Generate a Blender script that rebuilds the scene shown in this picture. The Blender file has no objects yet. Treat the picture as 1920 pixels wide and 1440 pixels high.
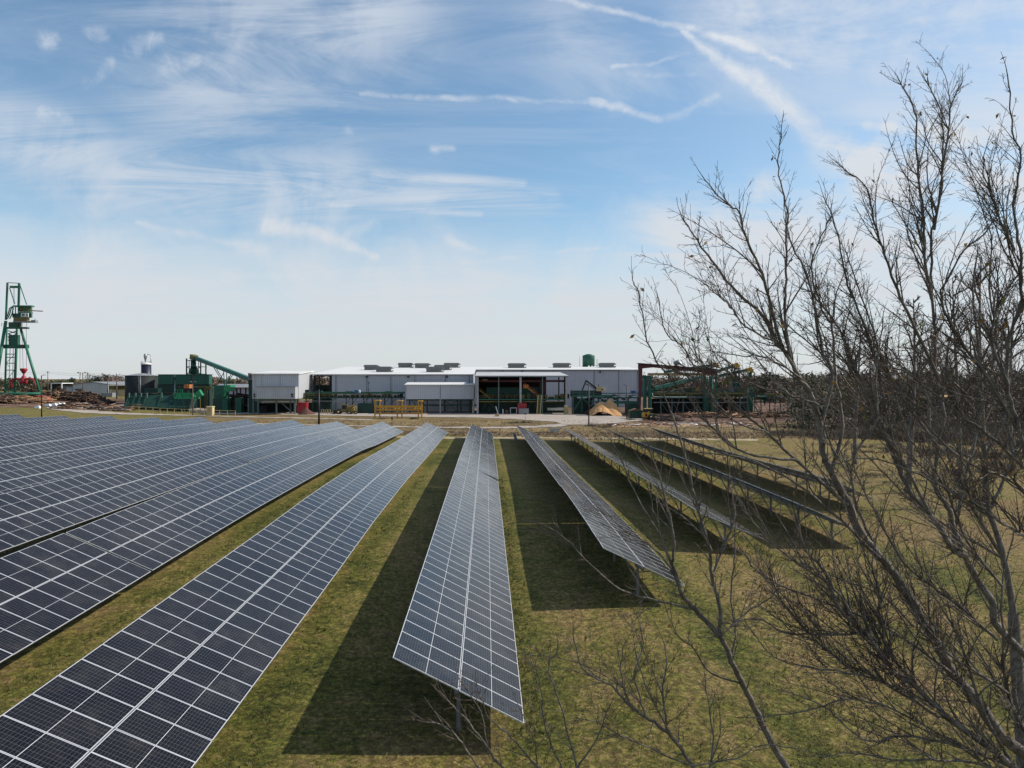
import bpy, math, random
from mathutils import Vector, Matrix
R = math.radians
C = bpy.context.scene.collection
scene = bpy.context.scene

# ------------------------------------------------------------------ camera
CAMH = 10.73
F = 1331.0
YAW, PIT = R(2.06), R(0.47)
fw = Vector((math.sin(YAW)*math.cos(PIT), math.cos(YAW)*math.cos(PIT), -math.sin(PIT)))
rt = Vector((math.cos(YAW), -math.sin(YAW), 0))
up = rt.cross(fw)
CAM = Vector((0, 0, CAMH))
cam = bpy.data.cameras.new("camera"); camo = bpy.data.objects.new("camera", cam); C.objects.link(camo)
cam.sensor_width = 36; cam.lens = F/1920*36; cam.sensor_fit = 'HORIZONTAL'; cam.clip_end = 9000; cam.clip_start = .1
camo.location = CAM; camo.rotation_euler = (R(90)-PIT, 0, -YAW)
scene.camera = camo

def W(px, py, Y):
    d = fw + rt*((px-960)/F) + up*((720-py)/F)
    return CAM + d*(Y/d.y)

# ------------------------------------------------------------------ terrain
SP = 8.15
ROWX = lambda i: -0.85 + SP*i
def smooth(t):
    t = max(0, min(1, t)); return t*t*(3-2*t)
# axis height minus 1.67 along each row: (Y, ground z)
PROF = {
 -10: [(60,1.9),(90,1.9),(120,1.8),(131,1.55)],
 -9: [(60,1.9),(90,1.9),(108,1.8),(131,1.3)],
 -8: [(50,1.9),(96,1.84),(131,1.25)],
 -7: [(50,1.95),(84,1.96),(131,1.0)],
 -6: [(40,1.9),(72,1.89),(100,1.6),(131,.92)],
 -5: [(40,1.9),(61,1.9),(80,1.6),(100,1.09),(131,.6)],
 -4: [(30,1.85),(49,1.85),(64,1.64),(73,1.54),(96,1.07),(131,.46)],
 -3: [(20,1.45),(37,1.55),(55,1.56),(76,1.52),(92,1.29),(131,.16)],
 -2: [(10,.9),(25,.96),(37,1.16),(49,1.26),(69,1.2),(88,1.04),(98,.63),(131,.04)],
 -1: [(8,.5),(20,.52),(27,.64),(34,.67),(43,.9),(63,.87),(82,.52),(131,-.07)],
 0: [(8,0),(20,0),(45,.2),(67,.25),(90,.05),(131,-.34)],
 1: [(8,-.05),(32,.13),(39,.26),(52,.23),(77,-.14),(100,-.36),(131,-.55)],
 2: [(8,-.3),(44,-.4),(52,-.32),(72,-.6),(100,-.7),(131,-.75)],
 3: [(8,-.5),(47,-.67),(62,-.63),(73,-.71),(85,-.86),(100,-1.06),(131,-1.15)],
 4: [(8,-.6),(60,-.69),(80,-.98),(98,-1.0),(112,-.92),(131,-.85)],
}
def prof(i, Y):
    p = PROF[max(-10, min(4, i))]
    if Y <= p[0][0]: return p[0][1]
    for (a, za), (b, zb) in zip(p, p[1:]):
        if Y <= b: return za + (zb-za)*(Y-a)/(b-a)
    return p[-1][1]
def profs(i, Y):        # smoothed
    return (prof(i, Y-5)+prof(i, Y)*2+prof(i, Y+5))/4
def gz(X, Y):
    u = (X+0.85)/SP
    u = max(-10, min(4, u))
    i = math.floor(u); t = u-i
    near = profs(i, Y)*(1-t) + profs(min(4, i+1), Y)*t
    far = -1 + 4*smooth((-80-X)/110)*smooth((Y-190)/70)
    t = smooth((Y-132)/30)
    return near*(1-t) + far*t
def hit(px, py):
    d = fw + rt*((px-960)/F) + up*((720-py)/F)
    Y = 5.0
    while Y < 900:
        p = CAM + d*(Y/d.y)
        if p.z < gz(p.x, p.y): return p
        Y += .5 if Y < 200 else 1.0
    return CAM + d*(900/d.y)
def on(px, Y):
    X = W(px, 770, Y).x
    return Vector((X, Y, gz(X, Y)))

# ------------------------------------------------------------------ mesh builder
class MB:
    def __init__(s): s.v=[]; s.f=[]; s.m=[]; s.sm=[]
    def add(s, vs, fs, m=0, smooth=False):
        o = len(s.v); s.v += [tuple(v) for v in vs]
        for f in fs: s.f.append([o+k for k in f]); s.m.append(m); s.sm.append(smooth)
    def box(s, a, b, m=0):
        x0,y0,z0 = [min(a[k], b[k]) for k in range(3)]; x1,y1,z1 = [max(a[k], b[k]) for k in range(3)]
        s.add([(x0,y0,z0),(x1,y0,z0),(x1,y1,z0),(x0,y1,z0),(x0,y0,z1),(x1,y0,z1),(x1,y1,z1),(x0,y1,z1)],
              [(0,3,2,1),(4,5,6,7),(0,1,5,4),(1,2,6,5),(2,3,7,6),(3,0,4,7)], m)
    def bar(s, p, q, w, h=None, m=0):
        p=Vector(p); q=Vector(q); d=(q-p)
        if d.length<1e-6: return
        d.normalize(); h = h or w
        a = Vector((0,0,1)) if abs(d.z)<.95 else Vector((0,1,0))
        x = d.cross(a).normalized()*w/2; y = x.cross(d).normalized()*h/2
        vs=[]
        for c in (p,q): vs += [c-x-y, c+x-y, c+x+y, c-x+y]
        s.add(vs, [(0,3,2,1),(4,5,6,7),(0,1,5,4),(1,2,6,5),(2,3,7,6),(3,0,4,7)], m)
    def path(s, pts, rad, n=6, m=0, smooth=True, cap=True):
        k = len(pts); vs=[]; fs=[]
        ref = Vector((.31,.87,.38))
        for i,p in enumerate(pts):
            d = (pts[min(i+1,k-1)]-pts[max(i-1,0)])
            if d.length<1e-9: d=Vector((0,0,1))
            d.normalize()
            x = d.cross(ref)
            if x.length<.05: x = d.cross(Vector((1,0,0)))
            x.normalize(); y = d.cross(x); r = rad[i]
            for j in range(n):
                a = 2*math.pi*j/n
                vs.append(p + x*(r*math.cos(a)) + y*(r*math.sin(a)))
        for i in range(k-1):
            for j in range(n):
                a=i*n+j; b=i*n+(j+1)%n
                fs.append((a,b,b+n,a+n))
        if cap: fs += [tuple(range(n))[::-1], tuple(range((k-1)*n, k*n))]
        s.add(vs, fs, m, smooth)
    def tube(s, p, q, r, r1=None, n=8, m=0): s.path([Vector(p),Vector(q)], [r, r if r1 is None else r1], n, m)
    def lathe(s, c, prof, n=24, m=0, smooth=True):
        vs=[]; fs=[]
        for r,z in prof:
            for j in range(n):
                a=2*math.pi*j/n; vs.append((c[0]+r*math.cos(a), c[1]+r*math.sin(a), c[2]+z))
        for i in range(len(prof)-1):
            for j in range(n):
                a=i*n+j; b=i*n+(j+1)%n; fs.append((a,b,b+n,a+n))
        fs.append(tuple(range(n))[::-1]); fs.append(tuple(range((len(prof)-1)*n, len(prof)*n)))
        s.add(vs, fs, m, smooth)
    def prism(s, poly, y0, y1, m=0):       # poly in (x,z), extruded along y
        n=len(poly)
        vs=[(x,y0,z) for x,z in poly]+[(x,y1,z) for x,z in poly]
        fs=[tuple(range(n)), tuple(range(n,2*n))[::-1]]+[(i,i+n,(i+1)%n+n,(i+1)%n) for i in range(n)]
        s.add(vs,fs,m)
    def prismx(s, poly, x0, x1, m=0):      # poly in (y,z), extruded along x
        n=len(poly)
        vs=[(x0,y,z) for y,z in poly]+[(x1,y,z) for y,z in poly]
        fs=[tuple(range(n))[::-1], tuple(range(n,2*n))]+[(i,(i+1)%n,(i+1)%n+n,i+n) for i in range(n)]
        s.add(vs,fs,m)
    def pbox(s, x0, x1, yt, yb, Y0, Y1, m=0, ground=False):   # box sized from where it stands at depth Y0
        a=W(x0,yb,Y0); b=W(x1,yt,Y0); z0=a.z
        if ground:
            z0=min(gz(a.x,Y0), gz(b.x,Y0), gz(a.x,Y1), gz(b.x,Y1))-.1
        s.box((a.x,Y0,z0),(b.x,Y1,b.z),m)
    def build(s, name, mats, root=None, sub=None, label=None, origin=None, kind=None):
        me=bpy.data.meshes.new(name)
        org = Vector(root['_o']) if root is not None else (Vector(origin) if origin is not None else Vector((0,0,0)))
        me.from_pydata([Vector(v)-org for v in s.v], [], s.f)
        if not isinstance(mats,(list,tuple)): mats=[mats]
        for m in mats: me.materials.append(m)
        me.polygons.foreach_set('material_index', s.m); me.polygons.foreach_set('use_smooth', s.sm)
        me.update()
        o=bpy.data.objects.new(name, me); C.objects.link(o)
        if sub is not None: o.parent=sub
        elif root is not None: o.parent=root
        else: o.location=org
        if label: o['label']=label
        if kind: o['kind']=kind
        return o
def thing(name, label, cat, loc, group=None):
    o=bpy.data.objects.new(name,None); C.objects.link(o); o.location=Vector(loc); o.empty_display_size=.3
    o['label']=label; o['category']=cat; o['_o']=list(Vector(loc))
    if group: o['group']=group
    return o
def tag(o, label, cat, group=None):
    o['label']=label; o['category']=cat
    if group: o['group']=group
    return o
def struct(o): o['kind']='structure'; return o

# ------------------------------------------------------------------ materials
def nodes(m): return m.node_tree.nodes, m.node_tree.links
def base_mat(name, rough=.6, metal=0.0, spec=.5):
    m=bpy.data.materials.new(name); m.use_nodes=True
    b=m.node_tree.nodes['Principled BSDF']
    b.inputs['Roughness'].default_value=rough; b.inputs['Metallic'].default_value=metal
    b.inputs['Specular IOR Level'].default_value=spec
    return m,b
def mat(name, c, rough=.6, metal=0, var=.25, scale=.6, bump=0.0, dirt=None, dirt_amt=.5, stripe=None, spec=.4):
    m,b=base_mat(name,rough,metal,spec); N,L=nodes(m)
    tc=N.new('ShaderNodeTexCoord')
    n=N.new('ShaderNodeTexNoise'); n.inputs['Scale'].default_value=scale; n.inputs['Detail'].default_value=8; n.inputs['Roughness'].default_value=.65
    L.new(tc.outputs['Object'], n.inputs['Vector'])
    mx=N.new('ShaderNodeMix'); mx.data_type='RGBA'
    a=[x*(1-var) for x in c]; bb=[min(1,x*(1+var)) for x in c]
    mx.inputs[6].default_value=(*a,1); mx.inputs[7].default_value=(*bb,1)
    mr=N.new('ShaderNodeMapRange'); mr.inputs[1].default_value=.3; mr.inputs[2].default_value=.7
    L.new(n.outputs['Fac'], mr.inputs[0]); L.new(mr.outputs[0], mx.inputs[0])
    col=mx.outputs[2]
    if dirt:
        n2=N.new('ShaderNodeTexNoise'); n2.inputs['Scale'].default_value=scale*.8; n2.inputs['Detail'].default_value=10; n2.inputs['Roughness'].default_value=.75
        mp=N.new('ShaderNodeMapping'); mp.inputs['Scale'].default_value=(1.6,1.6,.35); mp.inputs['Location'].default_value=(7,3,2)
        L.new(tc.outputs['Object'], mp.inputs[0]); L.new(mp.outputs[0], n2.inputs['Vector'])
        r2=N.new('ShaderNodeMapRange'); r2.inputs[1].default_value=.5; r2.inputs[2].default_value=.72; r2.inputs[4].default_value=dirt_amt
        L.new(n2.outputs['Fac'], r2.inputs[0])
        m2=N.new('ShaderNodeMix'); m2.data_type='RGBA'; m2.inputs[7].default_value=(*dirt,1)
        L.new(r2.outputs[0], m2.inputs[0]); L.new(col, m2.inputs[6]); col=m2.outputs[2]
    L.new(col, b.inputs['Base Color'])
    rib_shade=None
    if stripe:       # light and shade of vertical ribs painted as colour bands: pitch in metres
        sx=N.new('ShaderNodeSeparateXYZ'); L.new(tc.outputs['Object'], sx.inputs[0])
        ad=N.new('ShaderNodeMath'); ad.operation='ADD'; L.new(sx.outputs[0],ad.inputs[0]); L.new(sx.outputs[1],ad.inputs[1])
        mu=N.new('ShaderNodeMath'); mu.operation='MULTIPLY'; mu.inputs[1].default_value=2*math.pi/stripe; L.new(ad.outputs[0],mu.inputs[0])
        si=N.new('ShaderNodeMath'); si.operation='SINE'; L.new(mu.outputs[0],si.inputs[0])
        rib_shade=si.outputs[0]
        mr3=N.new('ShaderNodeMapRange'); mr3.inputs[1].default_value=-1; mr3.inputs[2].default_value=1; mr3.inputs[3].default_value=.84; mr3.inputs[4].default_value=1.06
        L.new(rib_shade,mr3.inputs[0]); m3=N.new('ShaderNodeMix'); m3.data_type='RGBA'; m3.blend_type='MULTIPLY'; m3.inputs[0].default_value=1
        L.new(col,m3.inputs[6]); L.new(mr3.outputs[0],m3.inputs[7]); L.new(m3.outputs[2],b.inputs['Base Color'])
    elif bump:
        bp=N.new('ShaderNodeBump'); bp.inputs['Strength'].default_value=bump; bp.inputs['Distance'].default_value=.1
        n3=N.new('ShaderNodeTexNoise'); n3.inputs['Scale'].default_value=scale*6; n3.inputs['Detail'].default_value=8
        L.new(tc.outputs['Object'], n3.inputs['Vector'])
        L.new(n3.outputs['Fac'],bp.inputs['Height']); L.new(bp.outputs[0], b.inputs['Normal'])
    return m
RUST=(.09,.045,.025)
M={}
M['green']=mat('green_paint',(.013,.1,.062),.5,var=.3,scale=.5,dirt=(.05,.045,.03),dirt_amt=.45)
M['green_dark']=mat('dark_green_paint',(.009,.045,.032),.55,var=.3,scale=.4,dirt=(.03,.028,.02),dirt_amt=.5)
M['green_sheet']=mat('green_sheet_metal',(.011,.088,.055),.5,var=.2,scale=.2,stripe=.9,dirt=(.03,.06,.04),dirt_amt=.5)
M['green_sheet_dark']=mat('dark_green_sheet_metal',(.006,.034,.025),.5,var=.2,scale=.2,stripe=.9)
M['green_sunlit']=mat('sunlit_green_paint',(.02,.22,.1),.5,var=.25,scale=.8)  # brighter copy of the green paint, sunlight put into the colour
M['teal']=mat('teal_paint',(.018,.12,.092),.45,var=.2,scale=.4)
M['white_sheet']=mat('white_sheet_metal',(.47,.48,.51),.45,var=.05,scale=.15,stripe=.6,dirt=(.34,.33,.33),dirt_amt=.35)
M['white_sheet_dirty']=mat('stained_white_sheet_metal',(.43,.44,.465),.5,var=.08,scale=.3,stripe=.6,dirt=(.3,.28,.27),dirt_amt=.6)
M['roof_white']=mat('white_roof_sheet',(.72,.7,.67),.5,var=.06,scale=.08,stripe=1.2,dirt=(.5,.46,.42),dirt_amt=.5)
M['roof_grey']=mat('grey_roof_sheet',(.5,.48,.47),.5,var=.08,scale=.1,stripe=1.0,dirt=(.3,.28,.27),dirt_amt=.5)
M['vent']=mat('grey_vent_metal',(.13,.14,.14),.55,var=.25,scale=1.2,stripe=.45)
M['maroon']=mat('maroon_steel',(.085,.022,.026),.55,var=.2,scale=.5)
M['yellow']=mat('yellow_paint',(.5,.26,.02),.5,var=.2,scale=1.0,dirt=(.2,.1,.03),dirt_amt=.6)
M['olive']=mat('olive_yellow_paint',(.17,.13,.03),.6,var=.3,scale=1.0,dirt=(.05,.04,.02),dirt_amt=.5)
M['tan']=mat('tan_paint',(.42,.33,.16),.6,var=.15,scale=1.0,dirt=(.2,.12,.05),dirt_amt=.6)
M['cream']=mat('cream_wall',(.62,.52,.32),.6,var=.08,scale=.4,stripe=.8)
M['red']=mat('red_paint',(.3,.02,.03),.5,var=.2,scale=.8,dirt=RUST,dirt_amt=.5)
M['red_light']=mat('worn_red_paint',(.36,.06,.045),.55,var=.25,scale=1)
M['blue']=mat('blue_paint',(.03,.12,.26),.5,var=.15)
M['navy']=mat('navy_steel',(.011,.015,.034),.45,var=.25,scale=.5,stripe=1.1)
M['tank_dark']=mat('dark_tank_steel',(.006,.012,.013),.7,var=.25,scale=.3,stripe=1.1,dirt=(.012,.05,.03),dirt_amt=.5)
M['black']=mat('black_steel',(.014,.013,.014),.5,var=.3,scale=2)
M['dark']=mat('black_and_inner_shade',(.012,.012,.012),.8,var=.4,scale=.4)  # near-black for black parts; inside sheds it paints in the shade
M['steel']=mat('galvanised_steel',(.32,.33,.34),.45,.6,var=.2,scale=1)
M['grey']=mat('grey_paint',(.22,.23,.24),.6,var=.2,scale=.6)
M['grey_green']=mat('grey_green_paint',(.1,.15,.14),.6,var=.2,scale=.6)
M['concrete']=mat('concrete',(.36,.34,.31),.85,var=.2,scale=1,bump=.3)
M['white']=mat('white_paint',(.75,.74,.72),.5,var=.06,scale=1)
M['tyre']=mat('tyre_rubber',(.018,.017,.016),.8,var=.3,scale=3)
M['glass_dark']=mat('dark_window_glass',(.02,.025,.03),.08,var=.1,spec=.6)
M['wood_pole']=mat('weathered_wood',(.13,.1,.085),.85,var=.25,scale=4,bump=.3)
M['log_brown']=mat('brown_bark',(.042,.027,.021),.9,var=.55,scale=.9,bump=.5)
M['log_cut']=mat('pale_cut_wood',(.36,.22,.12),.85,var=.4,scale=1.2,bump=.3)
M['log_tan']=mat('tan_debarked_log',(.16,.09,.055),.85,var=.4,scale=.8,bump=.3)
M['sawdust']=mat('sawdust',(.5,.28,.125),.95,var=.2,scale=.8,bump=.6,dirt=(.38,.24,.12),dirt_amt=.6)
M['barkdust']=mat('bark_mulch',(.06,.032,.024),.95,var=.4,scale=1.2,bump=.6)
M['reddirt']=mat('red_clay_heap',(.13,.06,.045),.95,var=.35,scale=1.2,bump=.6)
M['orange']=mat('rusty_orange_paint',(.5,.16,.05),.6,var=.3,scale=1.5,dirt=(.2,.06,.02))
# ------------------------------------------------------------------ ground
def ramp(N, L, src, stops):
    r=N.new('ShaderNodeValToRGB'); cr=r.color_ramp
    while len(cr.elements)<len(stops): cr.elements.new(.5)
    for e,(p,c) in zip(cr.elements,stops): e.position=p; e.color=(*c,1)
    L.new(src, r.inputs[0]); return r.outputs[0]
def noise(N,L,vec,scale,detail=6,rough=.6,dist=0):
    n=N.new('ShaderNodeTexNoise'); n.inputs['Scale'].default_value=scale; n.inputs['Detail'].default_value=detail
    n.inputs['Roughness'].default_value=rough; n.inputs['Distortion'].default_value=dist
    L.new(vec,n.inputs['Vector']); return n.outputs['Fac']
def mth(N,L,op,a,b=None,c=None,clamp=False):
    m=N.new('ShaderNodeMath'); m.operation=op; m.use_clamp=clamp
    for i,x in enumerate((a,b,c)):
        if x is None: continue
        if isinstance(x,(int,float)): m.inputs[i].default_value=x
        else: L.new(x,m.inputs[i])
    return m.outputs[0]
def mrange(N,L,v,a,b,c=0,d=1,typ='SMOOTHSTEP'):
    m=N.new('ShaderNodeMapRange'); m.interpolation_type=typ
    m.inputs[1].default_value=a; m.inputs[2].default_value=b; m.inputs[3].default_value=c; m.inputs[4].default_value=d
    L.new(v,m.inputs[0]); return m.outputs[0]
def mixc(N,L,f,a,b,mode='MIX'):
    m=N.new('ShaderNodeMix'); m.data_type='RGBA'; m.blend_type=mode
    for i,x in ((0,f),(6,a),(7,b)):
        if isinstance(x,(int,float)): m.inputs[i].default_value=x
        elif isinstance(x,tuple): m.inputs[i].default_value=(*x,1)
        else: L.new(x,m.inputs[i])
    return m.outputs[2]

def grass_material():
    m,b=base_mat('mown_grass',.9,0,.15); N,L=nodes(m)
    g=N.new('ShaderNodeNewGeometry'); pos=g.outputs['Position']
    sep=N.new('ShaderNodeSeparateXYZ'); L.new(pos,sep.inputs[0])
    n1=noise(N,L,pos,.09,5,.6); n2=noise(N,L,pos,.6,6,.65,.4); n3=noise(N,L,pos,6,5,.7)
    mp=N.new('ShaderNodeMapping'); mp.inputs['Scale'].default_value=(1,3.2,1); L.new(pos,mp.inputs[0])
    n4=noise(N,L,mp.outputs[0],14,4,.75)
    # greener drip line under the low edge of every row, browner in the middle of each aisle
    u=mth(N,L,'FRACT',mth(N,L,'DIVIDE',mth(N,L,'ADD',sep.outputs[0],.85-2.1+SP*40),SP))
    stripe=mth(N,L,'ADD',mrange(N,L,u,0,.3,1,0),mrange(N,L,u,.85,1,0,1))
    v=mth(N,L,'ADD',mth(N,L,'MULTIPLY',n1,.55),mth(N,L,'MULTIPLY',n2,.5))
    v=mth(N,L,'ADD',v,mth(N,L,'MULTIPLY',mth(N,L,'SUBTRACT',n3,.5),.55))
    v=mth(N,L,'ADD',v,mth(N,L,'MULTIPLY',mth(N,L,'SUBTRACT',noise(N,L,pos,1.7,4,.7,.8),.5),.45))
    v=mth(N,L,'SUBTRACT',mth(N,L,'ADD',v,mrange(N,L,sep.outputs[0],8,30,0,.05)),mth(N,L,'MULTIPLY',mth(N,L,'MULTIPLY',stripe,mrange(N,L,sep.outputs[0],26,34,1,0)),.12))
    col=ramp(N,L,v,[(.25,(.03,.036,.008)),(.38,(.088,.092,.017)),(.49,(.145,.123,.031)),(.6,(.205,.148,.058)),(.8,(.175,.1,.055))])
    # beyond the panels: dry weeds
    nb=noise(N,L,pos,.05,5,.7,.5); nb2=noise(N,L,pos,.5,8,.75,.3)
    vb=mth(N,L,'ADD',mth(N,L,'MULTIPLY',nb,.6),mth(N,L,'MULTIPLY',nb2,.5))
    dry=ramp(N,L,vb,[(.36,(.055,.035,.02)),(.48,(.13,.09,.042)),(.61,(.225,.165,.075)),(.76,(.32,.235,.125))])
    far=mrange(N,L,mth(N,L,'ADD',sep.outputs[1],mth(N,L,'MULTIPLY',n2,6)),136,142)
    # left of the yard the bank is greener
    lg=mth(N,L,'MULTIPLY',mrange(N,L,sep.outputs[0],-75,-100),.75)
    dry2=mixc(N,L,lg,dry,mixc(N,L,nb2,(.09,.095,.02),(.2,.165,.05)))
    col=mixc(N,L,far,col,dry2)
    fine=mth(N,L,'MULTIPLY',mrange(N,L,n4,.3,.7,.55,1.65),mrange(N,L,noise(N,L,pos,3.2,5,.75,.5),.3,.7,.7,1.35))
    col2=mixc(N,L,1.0,col,fine,'MULTIPLY')
    vo=N.new('ShaderNodeTexVoronoi'); vo.inputs['Scale'].default_value=4.5; vw=N.new('ShaderNodeVectorMath'); vw.operation='ADD'
    nn=N.new('ShaderNodeTexNoise'); nn.inputs['Scale'].default_value=2.2; nn.inputs['Detail'].default_value=4; L.new(pos,nn.inputs['Vector']); L.new(pos,vw.inputs[0]); L.new(nn.outputs['Color'],vw.inputs[1]); L.new(vw.outputs[0],vo.inputs['Vector'])
    col2=mixc(N,L,1.0,col2,mrange(N,L,vo.outputs['Distance'],.15,.75,1.22,.6),'MULTIPLY')
    L.new(col2,b.inputs['Base Color'])
    bp=N.new('ShaderNodeBump'); bp.inputs['Strength'].default_value=.9; bp.inputs['Distance'].default_value=.09
    L.new(mth(N,L,'ADD',n3,mth(N,L,'MULTIPLY',n4,.6)),bp.inputs['Height']); L.new(bp.outputs[0],b.inputs['Normal'])
    return m
def dirt_material(name,stops,sc=.12):
    m,b=base_mat(name,.95,0,.15); N,L=nodes(m)
    g=N.new('ShaderNodeNewGeometry'); pos=g.outputs['Position']
    v=mth(N,L,'ADD',mth(N,L,'MULTIPLY',noise(N,L,pos,sc,8,.7,.6),.7),mth(N,L,'MULTIPLY',noise(N,L,pos,1.5,6,.7),.3))
    L.new(ramp(N,L,v,stops),b.inputs['Base Color'])
    bp=N.new('ShaderNodeBump'); bp.inputs['Strength'].default_value=.5; bp.inputs['Distance'].default_value=.1
    L.new(noise(N,L,pos,3,6,.7),bp.inputs['Height']); L.new(bp.outputs[0],b.inputs['Normal'])
    return m
M['grass']=grass_material()
M['road']=dirt_material('pale_gravel',[(.3,(.24,.2,.17)),(.5,(.36,.31,.27)),(.7,(.43,.38,.33))])
M['yard']=dirt_material('yard_dirt',[(.38,(.05,.028,.02)),(.5,(.12,.07,.05)),(.6,(.22,.145,.105)),(.74,(.34,.25,.19))],.08)
M['track']=dirt_material('sandy_track',[(.3,(.2,.15,.08)),(.5,(.33,.27,.17)),(.7,(.42,.35,.24))])

def axis(lo, hi, step, far, growth=1.25):
    a=[lo+step*i for i in range(int((hi-lo)/step)+1)]
    s=step; x=a[-1]
    up_=[]
    while x<far: s*=growth; x+=s; up_.append(x)
    s=step; x=a[0]; dn=[]
    while x>-far: s*=growth; x-=s; dn.append(x)
    return dn[::-1]+a+up_
def ground():
    xs=axis(-130,70,2.7,4200); ys=axis(-14,340,2.7,5200)
    mb=MB(); n=len(ys)
    vs=[(x,y,gz(x,y)) for x in xs for y in ys]
    fs=[(i*n+j,(i+1)*n+j,(i+1)*n+j+1,i*n+j+1) for i in range(len(xs)-1) for j in range(n-1)]
    mb.add(vs,fs,0,True)
    struct(mb.build('ground',M['grass']))
ground()
def strip(name, pts, m, dz, sub=14, rough=.15):
    rnd=random.Random(name); mb=MB(); A=[];
    for (x0,u0,l0),(x1,u1,l1) in zip(pts,pts[1:]):
        k=max(2,int(abs(x1-x0)/8))
        for j in range(k):
            t=j/k; A.append((x0+(x1-x0)*t, u0+(u1-u0)*t, l0+(l1-l0)*t))
    A.append(pts[-1]); vs=[]
    for (x,u,l) in A:
        a=hit(x,u); b=hit(x,l)
        b=b+Vector((0,rnd.uniform(-1,1)*rough*4,0)); a=a+Vector((0,rnd.uniform(-1,1)*rough*8,0))
        for j in range(sub+1):
            p=a.lerp(b,j/sub); vs.append((p.x,p.y,gz(p.x,p.y)+dz))
    n=sub+1
    fs=[(i*n+j,i*n+j+1,(i+1)*n+j+1,(i+1)*n+j) for i in range(len(A)-1) for j in range(sub)]
    mb.add(vs,fs,0,True); return struct(mb.build(name,m))
strip('dirt_yard',[(-200,744,765),(-60,744,765),(60,744,764),(120,745,762),(230,748,760),(330,750,763),(400,752,771),(480,752,773),(700,751,775),(1060,751,776),(1120,751,781),(1170,751,789),(1260,751,797),(1400,751,797),(1500,752,790),(1540,758,770)],M['yard'],.05)
strip('gravel_road',[(150,761.5,763.5),(230,759,762.5),(270,759.5,764),(330,762,768),(380,767,775),(420,772,777.5),(480,772,777),(560,773.5,778.5),(700,774,781),(800,774,782.5),(900,774,784),(960,774,786.5),(1000,774,789),(1040,774,791.5),(1060,775,797),(1110,777,797),(1160,781,793),(1205,786,789)],M['road'],.1)
strip('gravel_path',[(87,764,766.5),(110,762,770),(140,761,773),(158,762,775),(180,771,776),(235,775,778),(300,777,779),(400,780,781.5),(520,783,784.3),(700,787,788.5)],M['road'],.09)
strip('path',[(420,793,794.5),(560,796,797.5),(700,799,800.8),(760,800,802),(840,801,803.3),(950,801,804),(1000,799,803),(1040,796,801),(1064,793.5,799)],M['road'],.09)
strip('footpath',[(560,816,818),(848,820,823.5),(1000,819.5,823),(1200,821,824.5),(1420,824,827.5)],M['track'],.05)

# ------------------------------------------------------------------ solar rows
def glass_material():
    m,b=base_mat('solar_glass',.12,0,.5); N,L=nodes(m)
    uv=N.new('ShaderNodeUVMap'); sp=N.new('ShaderNodeSeparateXYZ'); L.new(uv.outputs[0],sp.inputs[0])
    u,v=sp.outputs[0],sp.outputs[1]
    fu=mth(N,L,'FRACT',mth(N,L,'MULTIPLY',u,24)); fv=mth(N,L,'FRACT',mth(N,L,'MULTIPLY',v,6))
    lu=mth(N,L,'ABSOLUTE',mth(N,L,'SUBTRACT',fu,.5)); lv=mth(N,L,'ABSOLUTE',mth(N,L,'SUBTRACT',fv,.5))
    g=mth(N,L,'MAXIMUM',mth(N,L,'GREATER_THAN',lu,.481),mth(N,L,'GREATER_THAN',lv,.487))
    mid=mth(N,L,'LESS_THAN',mth(N,L,'ABSOLUTE',mth(N,L,'SUBTRACT',u,.5)),.0032)
    # busbars run along the module
    fb=mth(N,L,'FRACT',mth(N,L,'MULTIPLY',v,54)); bb=mth(N,L,'MULTIPLY',mth(N,L,'LESS_THAN',fb,.07),.35)
    oi=N.new('ShaderNodeObjectInfo'); geo=N.new('ShaderNodeNewGeometry')
    nz=noise(N,L,geo.outputs['Position'],.45,3,.5)
    cell=mixc(N,L,nz,(.003,.003,.005),(.007,.0065,.01))
    cell=mixc(N,L,mth(N,L,'MULTIPLY',oi.outputs['Random'],.5),cell,(.014,.012,.014))
    cell=mixc(N,L,mrange(N,L,noise(N,L,geo.outputs['Position'],.8,6,.75),.45,.75,0,.09),cell,(.25,.22,.18))
    cell=mixc(N,L,bb,cell,(.06,.06,.065))
    cell=mixc(N,L,mth(N,L,'MULTIPLY',g,.36),cell,(.42,.42,.44))
    cell=mixc(N,L,mid,cell,(.6,.6,.62))
    L.new(cell,b.inputs['Base Color'])
    rr=mrange(N,L,noise(N,L,geo.outputs['Position'],.9,5,.6),.35,.65,.1,.2); L.new(rr,b.inputs['Roughness'])
    b.inputs['IOR'].default_value=1.27
    return m
M['solar']=glass_material()
M['alu']=mat('aluminium_frame',(.62,.62,.64),.4,.35,var=.08,scale=.5)
M['solar_back']=mat('solar_back_glass',(.24,.3,.4),.15,0,var=.15,scale=1,spec=.6)
M['post']=mat('galvanised_post',(.2,.205,.21),.5,.3,var=.2,scale=2)
ML,MWd,MT,MP=2.10,1.026,.035,1.04
def module_mesh(nm='solar_panel'):
    e=.021; x,y=ML/2,MWd/2; t=MT
    v=[(-x,-y,0),(x,-y,0),(x,y,0),(-x,y,0),(-x,-y,t),(x,-y,t),(x,y,t),(-x,y,t),(-x+e,-y+e,t),(x-e,-y+e,t),(x-e,y-e,t),(-x+e,y-e,t)]
    f=[(0,3,2,1),(0,1,5,4),(1,2,6,5),(2,3,7,6),(3,0,4,7),(4,5,9,8),(5,6,10,9),(6,7,11,10),(7,4,8,11),(8,9,10,11)]
    mi=[2,1,1,1,1,1,1,1,1,0]
    return v,f,mi
MV,MF,MI=module_mesh()
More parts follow.
